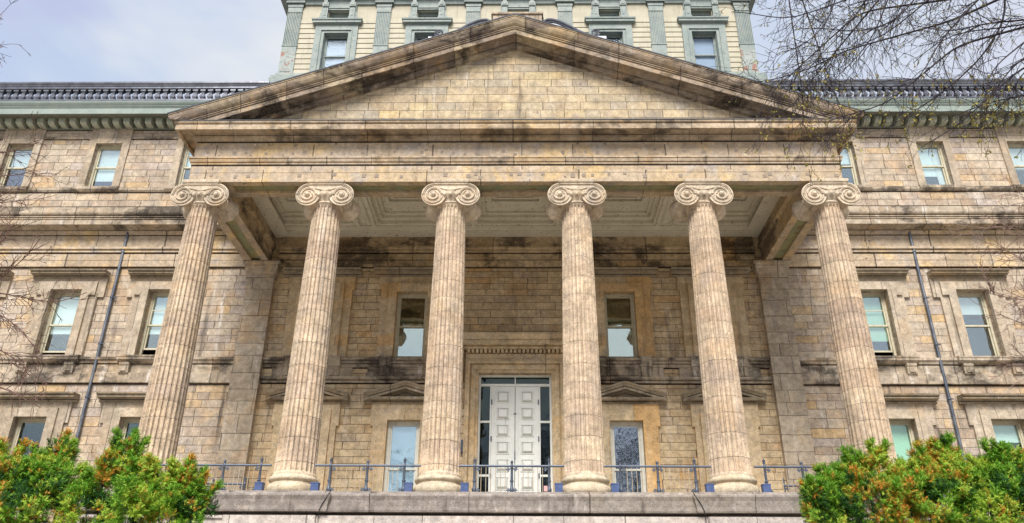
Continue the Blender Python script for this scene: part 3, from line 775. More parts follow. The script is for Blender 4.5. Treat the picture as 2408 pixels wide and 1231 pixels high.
inn3 = [(10.726, WY - .02), (10.726, .54), (-10.726, .54), (-10.726, WY - .02)]
b = MB()
b.sweep(inn3, [(0, 10.98), (0, 11.64), (.03, 11.66), (.03, 11.70), (.11, 11.76), (.11, 11.90), (.03, 11.94), (.03, 12.6)], caps=False)
b.build('inner_beam_face', M_['beam'], arch)
# horizontal cornice
b = MB()
b.sweep(out3, [(-.06, 12.728), (.05, 12.73), (.06, 12.78), (.10, 12.80), (.12, 12.90), (.06, 12.905), (.06, 12.955), (.17, 12.96), (.17, 12.985), (.32, 13.02), (.50, 12.96), (.52, 12.865), (.61, 12.86), (.61, 13.065), (.585, 13.07), (.585, 13.095), (.63, 13.10), (.66, 13.13), (.67, 13.19), (.67, 13.20)], caps=False)
hc = b.build('cornice', M_['entmold'], court)
b = MB(); b.sweep(out3, [(.67, 13.20), (.69, 13.19), (.69, 13.225), (.0, 13.33), (-.2, 13.34)], caps=False); b.build('flashing', M_['leaddark'], hc)
shade_strips('shade_line', [(out3, 0, 12.662, .04), (out3, .012, 11.64, .03), (out3, .0, 12.02, .022)], arch)
# tympanum
TIPX, TIPZ, APZ = 12.66, 13.42, 18.12
slope = (APZ - TIPZ) / TIPX
b = MB()
b.add([(-11.79, -.42, 13.2), (11.79, -.42, 13.2), (11.79, -.42, APZ - slope * 11.79 - .5), (0, -.42, APZ - .5), (-11.79, -.42, APZ - slope * 11.79 - .5)], [(0, 1, 2, 3, 4)])
b.build('tympanum', M_['tymp'], court)
RP = [(-1.36, -.02), (-1.37, -.07), (-1.34, -.075), (-1.34, -.10), (-1.355, -.13), (-1.32, -.23), (-1.26, -.33), (-1.20, -.385), (-1.14, -.39), (-1.14, -.42), (-1.185, -.425), (-1.185, -.455), (-1.12, -.46), (-1.12, -.485),
      (-1.16, -.49), (-1.15, -.52), (-1.09, -.525), (-1.09, -.55), (-1.11, -.555), (-1.10, -.735), (-1.05, -.735), (-1.03, -.69), (-.85, -.65), (-.68, -.67), (-.62, -.70), (-.53, -.705), (-.53, -.755), (-.57, -.76), (-.55, -.945), (-.46, -.95), (-.46, -.98), (-.38, -.98), (-.38, -.02)]
for s in (-1, 1):
    b = MB(); k = len(RP); vs = []
    vs += [(0, o, APZ + d) for o, d in RP]
    for o, d in RP:      # the lower members die on the flashing of the horizontal cornice
        xe = min(12.66, (APZ + d - 13.21) / slope); vs.append((s * xe, o, APZ - slope * xe + d))
    fs = [(j, (j + 1) % k, k + (j + 1) % k, k + j) for j in range(k)] + [tuple(range(k, 2 * k))]
    b.add(vs, fs)
    rk = b.build('raking_cornice', M_['rake'], court)
    # eaves gutter moulding along the side
    b = MB(); x0 = s * EXF
    pth = [(x0, WY), (x0, -1.30)] if s < 0 else [(x0, -1.30), (x0, WY)]
    b.sweep(pth, [(.58, 13.19), (.64, 13.20), (.68, 13.24), (.80, 13.34), (.86, 13.40), (.0, 13.60)]); b.build('eaves_moulding', M_['rake'], rk)
b = MB()
for s in (-1, 1):
    vs = []
    for xx in (0, 12.70):
        zz = APZ - slope * xx
        vs += [(s * xx, -1.385, zz - .022), (s * xx, -1.385, zz + .03), (s * xx, 8.0, zz + .03), (s * xx, 8.0, zz - .022)]
    b.add(vs, [(0, 4, 5, 1), (1, 5, 6, 2), (2, 6, 7, 3), (3, 7, 4, 0), (4, 7, 6, 5)])
b.build('portico_roof', M_['leaddark'], court)

# ------------------------------------------------------------------ coffered ceiling
CZ = 12.38
b = MB(); YC = 3.42
cof = [(c - 1.74, c + 1.74, YC - 1.96, YC + 1.96) for c in (-8.66, -4.33, 0, 4.33, 8.66)]
strips = [(c - .27, c + .27, YC - 1.94, YC + 1.94) for c in (-6.5, -2.165, 2.165, 6.5)]
cf = lambda a, c, d: (a, c, CZ + d)
b.grid((-10.40, 10.40), (.75, 5.72), cof + strips, cf, .07)
b.grid((-10.75, 10.75), (.5, 6.35), [(-10.05, 10.05, 1.05, 5.72)], lambda a, c, d: (a, c, CZ - .07 + d), .08)
for r in strips:
    b.quad((r[0], r[2], CZ + .07), (r[1], r[2], CZ + .07), (r[1], r[3], CZ + .07), (r[0], r[3], CZ + .07))
    q = (r[0] + .07, r[1] - .07, r[2] + .07, r[3] - .07)
    b.grid((q[0], q[1]), (q[2], q[3]), [(q[0] + .03, q[1] - .03, q[2] + .03, q[3] - .03)], lambda a, c, d: (a, c, CZ + .045 + d), .03)
for r in cof:
    cx, cy = (r[0] + r[1]) / 2, (r[2] + r[3]) / 2
    lev = [(1.74, 1.96, .07), (1.62, 1.82, .24), (1.50, 1.68, .24), (1.44, 1.60, .36), (1.34, 1.48, .36), (1.29, 1.41, .46)]
    def rng_(hx, hy): return (cx - hx, cx + hx), (cy - hy, cy + hy)
    for k in range(len(lev)):
        hx_, hy_, z = lev[k]
        nh = lev[k + 1] if k + 1 < len(lev) else (1.0, .62, .46)
        A, B = rng_(hx_, hy_)
        b.grid(A, B, [(cx - nh[0], cx + nh[0], cy - nh[1], cy + nh[1])], lambda a, c, d, z=z: (a, c, CZ + z + d), nh[2] - z if nh[2] != z else .0)
    # raised central panel
    for (hx_, hy_, z0, z1, nx_, ny_) in ((1.0, .62, .46, .58, .88, .50), (.88, .50, .58, .50, .78, .40), (.78, .40, .50, .64, .70, .32)):
        A, B = rng_(hx_, hy_); b.grid(A, B, [(cx - nx_, cx + nx_, cy - ny_, cy + ny_)], lambda a, c, d, z=z1: (a, c, CZ + z + d), .0)
        for (p0, p1) in (((A[0], B[0]), (A[1], B[0])), ((A[1], B[0]), (A[1], B[1])), ((A[1], B[1]), (A[0], B[1])), ((A[0], B[1]), (A[0], B[0]))):
            b.quad((*p0, CZ + z0), (*p1, CZ + z0), (*p1, CZ + z1), (*p0, CZ + z1))
    b.quad((cx - .7, cy - .32, CZ + .645), (cx + .7, cy - .32, CZ + .645), (cx + .7, cy + .32, CZ + .645), (cx - .7, cy + .32, CZ + .645))
b.build('porch_ceiling', M_['ceil'], court)

# ------------------------------------------------------------------ podium
b = MB(); b.box(-13.2, 13.2, -.95, WY + .3, GZ, -.70)
pod = b.build('podium', M_['plinth'], court)
prof_s = [(-.45, -.76), (-.45, -.61), (-.02, -.60), (0, -.55), (.01, -.45), (.05, -.28), (.10, -.17), (.10, -.125), (.07, -.095), (0, -.088), (-.10, -.086), (-.12, .0), (-.5, .001)]
b = MB()
b.sweep([(-13.3, WY), (-13.3, -1.12), (-5.38, -1.12), (-5.38, -1.02), (5.38, -1.02), (5.38, -1.12), (13.3, -1.12), (13.3, WY)], prof_s, caps=False)
b.build('stylobate', M_['stylo'], pod)
b = MB(); b.quad((-13.2, -.72, .004), (13.2, -.72, .004), (13.2, WY + .7, .004), (-13.2, WY + .7, .004))
b.build('porch_floor', stone('porch_paving', [(0, (.44, .40, .34)), (1, (.54, .50, .43))], .9, 1.2, 21.0, dark=.1, white=.1, warm=.05, cool=.1), pod)
for s in (-1, 1):
    b = MB(); x0, x1 = sorted((s * 5.7, s * 13.25)); b.box(x0, x1, -1.06, -.95, GZ, -1.0)
    x0, x1 = sorted((s * 5.7, s * 8.4)); b.box(x0, x1, -1.06, -.95, -1.0, -.71)
    x0, x1 = sorted((s * 8.4, s * 13.25)); b.box(x0, x1, -1.02, -.95, -1.0, -.80); b.box(x0, x1, -1.08, -.95, -.80, -.72)
    b.build('plinth_block', M_['plinth'], pod)
    cb = MB(); cb.tube([(s * 5.29, -1.13, .01), (s * 5.30, -1.24, -.09), (s * 5.40, -1.19, -.24), (s * 5.52, -1.16, -.42), (s * 5.58, -1.14, -.56), (s * 5.62, -1.0, -.72), (s * 5.63, -1.08, -1.2), (s * 5.63, -1.08, -4)], .013, 6)
    tag(cb.build('drain_cable', M_['cable']), 'black cable over the stylobate seam between the %s columns' % ('second and third' if s < 0 else 'fourth and fifth'), 'cable', 'black cables at the stylobate seams')

# ------------------------------------------------------------------ wing cornice, modillions and balustrade
mod = bal = None
for s in (-1, 1):
    x0, x1 = sorted((s * 11.9, s * 34.0)); b = MB()
    b.sweep([(x0, WY), (x1, WY)], [(0, 18.14), (.05, 18.15), (.10, 18.22), (.10, 18.30), (.13, 18.32)])
    b.build('bed_moulding', M_['greenshade'], court)
    b = MB(); b.sweep([(x0, WY), (x1, WY)], [(.0, 18.32), (.13, 18.322), (.13, 18.49), (.72, 18.49), (.75, 18.42), (.95, 18.42)])
    b.build('cornice_soffit', M_['greenshade'], court)
    b = MB(); b.sweep([(x0, WY), (x1, WY)], [(.94, 18.40), (.98, 18.40), (.98, 18.46), (.96, 18.47), (.96, 18.74), (.99, 18.75), (.99, 18.79), (1.02, 18.80), (1.02, 18.84), (1.05, 18.86), (1.10, 18.94), (1.12, 19.0), (1.12, 19.03), (.3, 19.10)])
    wc = b.build('wing_cornice', M_['greencor'], court)
    xs = np.arange(12.30, 33.7, .515)
    for x in xs:
        if mod is None:
            b = MB()
            b.sweep([(-.14, WY), (.14, WY)], [(.10, 18.17), (.30, 18.15), (.46, 18.17), (.54, 18.21), (.57, 18.26), (.56, 18.34), (.58, 18.40), (.56, 18.49), (.10, 18.49)])
            for q in (-.09, -.03, .03, .09): b.tube([(q, WY - .56, 18.22), (q, WY - .59, 18.32), (q, WY - .56, 18.47)], .022, 5)
            mod = b.build('modillion', M_['greenmod'], wc, local=True); mod.location = Vector((s * x, 0, 0)) - wloc(wc)
        else: dup(mod, wc, Vector((s * x, 0, 0)) - wloc(wc))
    b = MB(); BY = 5.75
    b.box(x0, x1, BY - .20, BY + .25, 19.05, 19.30); b.box(x0, x1, BY - .24, BY + .28, 19.30, 19.36); b.box(x0, x1, BY - .17, BY + .2, 19.36, 19.45)
    b.sweep([(x0, BY), (x1, BY)], [(-.15, 20.07), (.15, 20.07), (.17, 20.10), (.17, 20.18), (.20, 20.2), (.22, 20.26), (.27, 20.33), (.27, 20.41), (.24, 20.44), (-.22, 20.45), (-.22, 20.10)])
    bt = b.build('balustrade', M_['lead'], court)
    for i in range(50):
        x = s * (12.55 + .363 * i)
        if bal is None:
            b = MB(); pf = [(.125, 19.45), (.125, 19.49), (.075, 19.53), (.115, 19.62), (.12, 19.67), (.095, 19.76), (.055, 19.88), (.075, 19.91), (.075, 19.94), (.125, 19.97), (.125, 20.07)]
            rings = [[(-h, -h, z), (h, -h, z), (h, h, z), (-h, h, z)] for h, z in pf]
            b.add([p for r in rings for p in r], [(k * 4 + j, k * 4 + (j + 1) % 4, k * 4 + 4 + (j + 1) % 4, k * 4 + 4 + j) for k in range(len(pf) - 1) for j in range(4)])
            bal = b.build('baluster', M_['lead'], bt, local=True); bal.location = Vector((x, BY, 0)) - wloc(bt)
        else: dup(bal, bt, Vector((x, BY, 0)) - wloc(bt))
    b = MB(); b.box(x0, x1, 6.6, 16, 18.6, 18.9); b.build('wing_roof', M_['leaddark'], court)

# ------------------------------------------------------------------ attic storey (tower)
TY = 8.0; TC = .0
tw = [-9.72, -4.86, 0.05, 4.98, 9.95]
b = MB(); z = 22.5
while z < 26.4:
    segs = [(-12.5, tw[0] - 1.16)] + [(tw[i] + 1.16, tw[i + 1] - 1.16) for i in range(4)] + [(tw[4] + 1.16, 12.5)]
    for (a, c) in (segs if z < 26.05 else [(-12.5, 12.5)]):
        b.add([(a, TY - .012, z + .012), (c, TY - .012, z + .012), (c, TY - .05, z + .03), (a, TY - .05, z + .03), (c, TY - .02, z + .345), (a, TY - .02, z + .345), (c, TY, z + .345), (a, TY, z + .345)],
              [(0, 1, 2, 3), (3, 2, 4, 5), (5, 4, 6, 7)])
    z += .345
zt = z
b.grid((-12.5, 12.5), (20.0, 28.6), [(c - .65, c + .65, 22.9, 25.62) for c in tw] + [(c - .56, c + .56, 26.45, 27.16) for c in tw], wall_fn(TY), .35)
b.quad((-12.5, TY, 20), (-12.5, TY + 14, 20), (-12.5, TY + 14, 28.6), (-12.5, TY, 28.6)); b.quad((12.5, TY, 20), (12.5, TY + 14, 20), (12.5, TY + 14, 28.6), (12.5, TY, 28.6))
b.quad((-12.5, TY, 28.6), (12.5, TY, 28.6), (12.5, TY + 14, 28.6), (-12.5, TY + 14, 28.6))
b.build('attic_wall', M_['cream'], court)
b = MB(); b.box(-12.4, 12.4, TY + .9, TY + .95, 20, 28.5); b.build('dark_interior', M_['dark'], court)
b = MB()
tp = [(-12.52, TY + 14), (-12.52, TY), (12.52, TY), (12.52, TY + 14)]
b.sweep(tp, [(0, 27.62), (.10, 27.63), (.10, 27.92), (.16, 27.95), (.16, 28.0), (.34, 28.04), (.40, 28.18), (.62, 28.22), (.62, 28.5), (.70, 28.6), (.74, 28.7), (0, 28.8)], caps=False)
b.build('attic_cornice', M_['green'], court)
b = MB(); b.sweep(tp, [(.32, 20.0), (.32, 22.45), (.28, 22.5), (.28, 22.62), (.12, 22.72), (.10, 22.9), (0, 22.95)], caps=False); b.build('attic_plinth', M_['green'], court)
for px_ in (-12.13, -7.27, -2.40, 2.58, 7.50, 12.13):
    hw = .39; b = MB()
    b.box(px_ - hw, px_ + hw, TY - .10, TY, 24.32, 24.74); b.box(px_ - hw - .03, px_ + hw + .03, TY - .13, TY, 24.70, 24.76)
    b.box(px_ - hw, px_ + hw, TY - .06, TY, 24.74, 27.08)
    nf = 9
    for i in range(nf + 1):
        x = px_ - hw + 2 * hw * i / nf; b.box(max(px_ - hw, x - .024), min(px_ + hw, x + .024), TY - .105, TY - .06, 24.78, 27.02)
    b.box(px_ - hw, px_ + hw, TY - .11, TY, 27.06, 27.42)
    b.sweep([(px_ - hw, TY), (px_ - hw, TY - .11), (px_ + hw, TY - .11), (px_ + hw, TY)], [(0, 27.40), (.03, 27.42), (.04, 34.0), (.09, 34.04), (.10, 27.63), (.13, 27.66), (.13, 27.75), (0, 27.77)])
    p = b.build('attic_pilaster', M_['green'], court)
    b = MB(); b.box(px_ - hw, px_ + hw, TY - .10, TY, 22.9, 24.32); b.box(px_ - hw + .1, px_ + hw - .1, TY - .115, TY - .10, 23.0, 24.2)
    b.build('pedestal', M_['rust'] if abs(px_) > 12 else M_['green'], p)
for cx in tw:
    b = MB()
    surround(b, cx, TY, 22.9, 25.62, .65, .10, .16, head=.14); surround(b, cx, TY, 22.9, 25.76, .81, .16, .05, head=.05); surround(b, cx, TY, 22.9, 25.81, .86, .12, .29, head=.28)
    w = b.build('attic_window', M_['green'], court)
    b = MB(); b.box(cx - .65, cx + .65, TY + .01, TY + .19, 25.60, 25.617); b.box(cx - .647, cx - .63, TY + .01, TY + .19, 22.9, 25.60); b.box(cx + .63, cx + .647, TY + .01, TY + .19, 22.9, 25.60); b.box(cx - .56, cx + .56, TY + .01, TY + .17, 27.14, 27.157); b.build('reveal_lining', M_['green'], w)
    sash(w, cx, TY + .2, 22.9, 25.62, .65, M_['green'], M_['glassa'], mid=.5, fw=.07)
    blind(w, cx, TY + .22, 22.95, 25.5, .6, M_['blindgrey'])
    b = MB(); b.sweep([(cx - 1.37 + .34, TY), (cx - 1.37 + .34, TY - .001), (cx + 1.37 - .34, TY - .001), (cx + 1.37 - .34, TY)], [(.05, 26.02), (.10, 26.04), (.12, 26.14), (.28, 26.2), (.28, 26.32), (.33, 26.36), (.34, 26.44), (0, 26.47)])
    b.build('hood', M_['green'], w)
    b = MB(); b.box(cx - .56, cx + .56, TY + .2, TY + .24, 26.5, 26.62); b.box(cx - .56, cx + .56, TY + .17, TY + .24, 26.98, 27.16); b.box(cx - .56, cx - .5, TY + .18, TY + .24, 26.6, 27.0); b.box(cx + .5, cx + .56, TY + .18, TY + .24, 26.6, 27.0)
    b.box(cx - .95, cx + .95, TY - .13, TY, 27.2, 27.62); b.box(cx - .58, cx + .58, TY - .17, TY - .13, 27.30, 27.36); b.build('attic_light_frame', M_['green'], w)
    b = MB(); b.box(cx - .5, cx + .5, TY + .22, TY + .226, 26.6, 27.0); b.build('pane', M_['glassd'], w)
    for s in (-1, 1):
        b = MB(); bx = cx + s * .74
        b.box(bx - .15, bx + .15, TY - .20, TY, 26.62, 27.60); b.box(bx - .18, bx + .18, TY - .24, TY, 26.47, 26.62); b.box(bx - .17, bx + .17, TY - .26, TY, 27.36, 27.64)
        b.box(bx - .10, bx + .10, TY - .285, TY - .26, 27.43, 34.08); b.box(bx - .06, bx + .06, TY - .22, TY - .2, 26.75, 27.25)
        xa, xb = bx + s * .15, bx + s * .36   # side wing of the console
        b.add([(xa, TY - .12, 26.47), (xb, TY - .12, 26.47), (xa + s * .10, TY - .12, 26.95), (xa + s * .02, TY - .12, 27.3), (xa, TY - .12, 27.3), (xa, TY, 26.47), (xb, TY, 26.47), (xa + s * .10, TY, 26.95), (xa + s * .02, TY, 27.3), (xa, TY, 27.3)],
              [(0, 1, 2, 3, 4), (0, 1, 6, 5), (1, 2, 7, 6), (2, 3, 8, 7), (3, 4, 9, 8)])
        b.build('console', M_['green'], w)
# scrolled crest on the ridge of the portico roof, in front of the attic
SY = 7.35
b = MB(); b.box(-1.30, 1.30, SY - .1, SY + .3, 18, 26.22); b.box(-1.38, 1.38, SY - .18, SY + .3, 26.22, 26.34)
cr = b.build('crest_block', M_['trim'], court)
for s in (-1, 1):
    b = MB(); top = []; N_ = 20
    for i in range(N_ + 1):
        t = i / N_; x = 1.34 + 2.75 * t; zz = 24.30 + .52 * (math.sin(PI * min(1, t * 2.2 + .25)) if t < .34 else 0)
        zz = 24.82 + 1.12 * (.5 + .5 * math.cos(PI * min(1, max(0, (t - .12) / .88)))) - (.25 * (1 - t / .12) ** 2 if t < .12 else 0)
        top.append((s * x, zz))
    vs = []
    for x, zz in top: vs += [(x, SY, zz), (x, SY + .25, zz), (x, SY, 18), (x, SY + .25, 18)]
    fs = []
    for i in range(N_): o = i * 4; fs += [(o, o + 4, o + 5, o + 1), (o, o + 2, o + 6, o + 4)]
    b.add(vs, fs)
    b.tube([(x, SY - .02, zz) for x, zz in top], .075, 8); b.tube([(x, SY - .02, zz - .16) for x, zz in top[:-2]], .04, 6)
    sp = []; cx0, cz0 = s * 4.1, 25.02
    for k in range(33):
        t = k / 32; a = -PI / 2 + s * -1 * 0 + (2 * PI * 1.6 * t) * s; r = .26 * (1 - .8 * t); sp.append((cx0 + r * math.cos(a), SY - .03, cz0 + r * math.sin(a)))
    b.tube(sp, .055, 6)
    b.box(*sorted((s * 3.6, s * 4.65)), SY - .1, SY + .3, 18, 24.72)
    b.build('scroll', M_['lead'], cr)

# ------------------------------------------------------------------ drainpipes
for s, nm in ((-1, 'left'), (1, 'right')):
    x = s * 17.33; e = empty('drainpipe', (x, WY - .12, GZ), 'dark metal drainpipe on the %s wing wall, running down between the windows' % nm, 'drainpipe', 'drainpipes on the two wings')
    b = MB(); b.tube([(0, 0, 12.62 - GZ), (0, 0, 9), (0, 0, .1)], .065, 10)
    smooth_by_angle(b.build('pipe', M_['pipe'], e, local=True))
    for zz in (17.6, 15.4, 13.3, 11.0, 8.6):
        b = MB(); b.lathe([(.065, zz - .03), (.088, zz - .025), (.088, zz + .045), (.065, zz + .05)], n=12); b.box(-.02, .02, 0, .12, zz - .02, zz + .02); b.box(.06, .17, -.02, .02, zz - .02, zz + .03)
        b.build('bracket', M_['pipe'], e, local=True)
for x, lb in ((-20.2, 'left wing, near the photo edge'), (-16.45, 'left wing, above the drainpipe'), (16.6, 'right wing, above the drainpipe'), (20.75, 'right wing, near the photo edge')):
    h = MB(); h.sweep([(-.22, 0), (.22, 0)], [(0, 0), (.22, 0), (.22, .12), (.10, .24), (0, .24)])
    o = h.build('vent_box', M_['hopper']); o.location = (x, WY - .07, 13.49)
    tag(o, 'small grey metal box on top of the string cornice, %s' % lb, 'vent box', 'grey boxes on the string cornice')

# ------------------------------------------------------------------ railings, one per bay
def make_post(tall):
    b = MB()
    pf = [(.075, 0), (.075, .05), (.055, .07), (.07, .10), (.072, .14), (.05, .20), (.043, .22), (.043, .36), (.06, .37), (.06, .40), (.04, .42), (.036, .80), (.05, .82), (.05, .86), (.03, .89)]
    pf += [(.028, .93), (.042, .94), (.042, .955), (.028, .97), (.05, 1.0), (.05, 1.03), (.02, 1.05), (.022, 1.08), (.0, 1.10)] if tall else [(.03, .91), (.045, .94), (.045, .97), (.03, 1.0), (0, 1.01)]
    b.lathe(pf, n=10); return b
pm = {}
def clover(b, x, z, s):
    for (dx, dz) in ((0, 0), (.05, 0), (-.05, 0), (0, .05), (0, -.05)): b.ball((x + s * .11 + dx * .8, 0, z + dz * .8), .027, 6, 4, 1, .6, 1)
    b.tube([(x, 0, z + .04), (x + s * .06, 0, z + .02), (x + s * .11, 0, z)], .012, 4)
proto = {}
def railing(loc, l, r, name_label, posts=((-1.13, 1), (0, 0), (1.13, 1)), bars=True):
    e = empty('railing', loc, name_label, 'railing', 'iron railings of the porch')
    b = MB(); b.tube([(-l, 0, .84), (r, 0, .84)], .034, 8); b.box(-l + .3, r - .3, -.012, .012, .045, .07)
    b.build('rail', M_['iron'], e, local=True)
    for x, tall in posts:
        key = ('post', tall)
        if key not in proto: proto[key] = smooth_by_angle(make_post(tall).build('post', M_['iron'], e, local=True)); proto[key].location = (x, 0, 0)
        else: dup(proto[key], e, (x, 0, 0))
        for s in (-1, 1):
            if (x < -.5 and s < 0) or (x > .5 and s > 0): continue
            for zz in (.74, .12):
                k2 = ('br', s)
                if k2 not in proto:
                    c = MB(); clover(c, 0, 0, s); proto[k2] = c.build('bracket', M_['iron'], e, local=True); proto[k2].location = (x, 0, zz)
                else: dup(proto[k2], e, (x, 0, zz))
    if bars:
        for a, c in ((posts[0][0], posts[1][0]), (posts[1][0], posts[2][0])):
            for i in range(1, 7):
                x = a + (c - a) * (i + .35) / 7.7
                if 'bar' not in proto:
                    q = MB(); q.tube([(0, 0, .05), (0, 0, .82)], .010, 5); proto['bar'] = q.build('baluster', M_['bar'], e, local=True); proto['bar'].location = (x, 0, 0)
                else: dup(proto['bar'], e, (x, 0, 0))
    return e
bays = [(-8.80, 'leftmost blue grey iron railing in front of the porch, partly behind the left shrubs', 2.05, 1.45), (-4.40, 'blue grey iron railing between the second and third columns', 1.62, 1.62),
        (0.0, 'blue grey iron railing in front of the white double door', 1.60, 1.60), (4.42, 'blue grey iron railing between the fourth and fifth columns', 1.62, 1.62),
        (8.79, 'rightmost blue grey iron railing in front of the porch, partly behind the right shrubs', 1.45, 2.05)]
for x, lb, l, r in bays: railing((x, -.5, 0), l, r, lb)
for s, nm in ((-1, 'left'), (1, 'right')):
    railing((s * 10.2, 2.5, 0), 1.1, 1.1, 'iron railing standing further back on the porch floor beside the %s pilaster' % nm, ((-1.08, 1), (0, 0), (1.08, 1)))
# blue boxes at the column feet
bx = None
names = ['second', 'third', 'fourth', 'fifth']
for i, c in enumerate((-6.75, -2.25, 2.25, 6.75)):
    for s in (-1, 1):
        lb = 'small dark blue box at the %s foot of the %s column from the left' % ('left' if s < 0 else 'right', names[i])
        loc = (c + s * .84, -.62, 0)
        if bx is None:
            b = MB(); h, t = .29, .115
            b.box(-t, t, -t, t, 0, h); b.box(-t - .008, t + .008, -t - .008, t + .008, h - .03, h + .006)
            bx = b.build('floodlight_box', M_['bluebox']); o = bx
        else:
            o = bx.copy(); col.objects.link(o)
        o.location = loc; tag(o, lb, 'light box', 'blue boxes at the column feet')
# pale sign by the right side of the door
b = MB(); b.box(-.055, .055, -.02, 0, 0, .16); o = b.build('notice_card', simple('pink_card', (.55, .32, .30)), None); o.location = (1.02, -.55, .08)
tag(o, 'tiny pink card fixed low on the railing before the white door', 'notice')

b = MB(); b.box(-.07, .07, -.13, 0, -.22, .22); b.box(-.09, .09, -.15, 0, .22, .26); b.box(-.04, .04, -.16, -.13, -.1, .1)
o = b.build('wall_lamp', M_['iron']); o.location = (-2.1, WY - .01, 3.0); tag(o, 'small dark lamp box fixed to the wall left of the white double door', 'wall lamp')

# ------------------------------------------------------------------ vegetation
rnd = random.Random(7)
M_['bark'] = paint('dark_bark', (.022, .017, .020), (.038, .028, .032), 8, .85)
M_['barkred'] = paint('red_brown_bark', (.10, .055, .042), (.16, .09, .07), 8, .85)
M_['barkpale'] = paint('pale_brown_bark', (.20, .13, .10), (.28, .19, .15), 8, .85)
M_['bud'] = paint('yellow_green_bud', (.24, .21, .04), (.34, .28, .07), 9, .7)
def wiggle(p, d, L, n, jit, grav, rn):
    pts = [Vector(p)]; d = Vector(d).normalized(); seg = L / n
    for i in range(n):
        d = (d + Vector((rn.gauss(0, jit), rn.gauss(0, jit), rn.gauss(0, jit) + grav))).normalized()
        pts.append(pts[-1] + d * seg)
    return pts
def resample(pl, step):
    out_ = [Vector(pl[0])]
    for a, c in zip(pl[:-1], pl[1:]):
        a, c = Vector(a), Vector(c); n = max(1, int((c - a).length / step))
        for i in range(1, n + 1): out_.append(a.lerp(c, i / n))
    return out_
def smooth_pl(pts, it=2):
    for _ in range(it): pts = [pts[0]] + [(pts[i - 1] + pts[i] * 2 + pts[i + 1]) / 4 for i in range(1, len(pts) - 1)] + [pts[-1]]
    return pts
class Grower:
    def __init__(s, seed, twigr=.0035, budp=.5, buds=.022, grav=-.03, t0=.2):
        s.rn = random.Random(seed); s.limb = MB(); s.twig = MB(); s.bud = MB(); s.twigr = twigr; s.budp = budp; s.buds = buds; s.grav = grav; s.t0 = t0
    def budat(s, p, d):
        rn = s.rn; k = rn.choice((2, 3, 3, 4))
        for _ in range(k):
            q = (Vector(d) + Vector((rn.gauss(0, .7), rn.gauss(0, .7), rn.gauss(0, .7) - .3))).normalized(); l = s.buds * rn.uniform(.6, 1.5) * (1.5 if p[2] < 5.3 else .85)
            a = q.cross(Vector((rn.gauss(0, 1), rn.gauss(0, 1), rn.gauss(0, 1)))).normalized() * l * .3
            p0 = Vector(p); t = p0 + q * l
            s.bud.add([tuple(p0), tuple(p0 + q * l * .5 + a), tuple(t), tuple(p0 + q * l * .5 - a)], [(0, 1, 2, 3)])
    def branch(s, pts, r0, r1, lvl, dens, L):
        rn = s.rn; n = len(pts)
        rad = [r0 + (r1 - r0) * i / (n - 1) for i in range(n)]
        (s.limb if lvl == 0 else s.twig).tube(pts, rad, 7 if lvl == 0 else (4 if lvl == 1 else 3), closed_end=False)
        if lvl >= 3:
            if rn.random() < s.budp: s.budat(pts[-1], pts[-1] - pts[-2])
            if rn.random() < s.budp * .6: s.budat(pts[len(pts) // 2], pts[-1] - pts[-2])
            return
        tot = sum((pts[i + 1] - pts[i]).length for i in range(n - 1))
        cnt = max(1, int(tot * dens[lvl] * rn.uniform(.8, 1.2)))
        for _ in range(cnt):
            t = rn.uniform(s.t0 if lvl == 0 else .05, 1.0); i = min(n - 2, int(t * (n - 1))); f = t * (n - 1) - i
            p = pts[i].lerp(pts[i + 1], f); d = (pts[i + 1] - pts[i]).normalized()
            side = Vector((rn.gauss(0, 1), rn.gauss(0, 1), rn.gauss(0, 1) - .25)); side = (side - d * side.dot(d)).normalized()
            ang = rn.uniform(.35, 1.0); nd = d * math.cos(ang) + side * math.sin(ang)
            l = L[lvl] * rn.uniform(.45, 1.25)
            rr = max(s.twigr, min(rad[i] * .6, (.010, .0065, .004)[lvl]))
            q = wiggle(p, nd, l, (8, 6, 3)[lvl], .13, s.grav * (1 if lvl else .7), rn)
            s.branch(q, rr, s.twigr * .8, lvl + 1, dens, L)

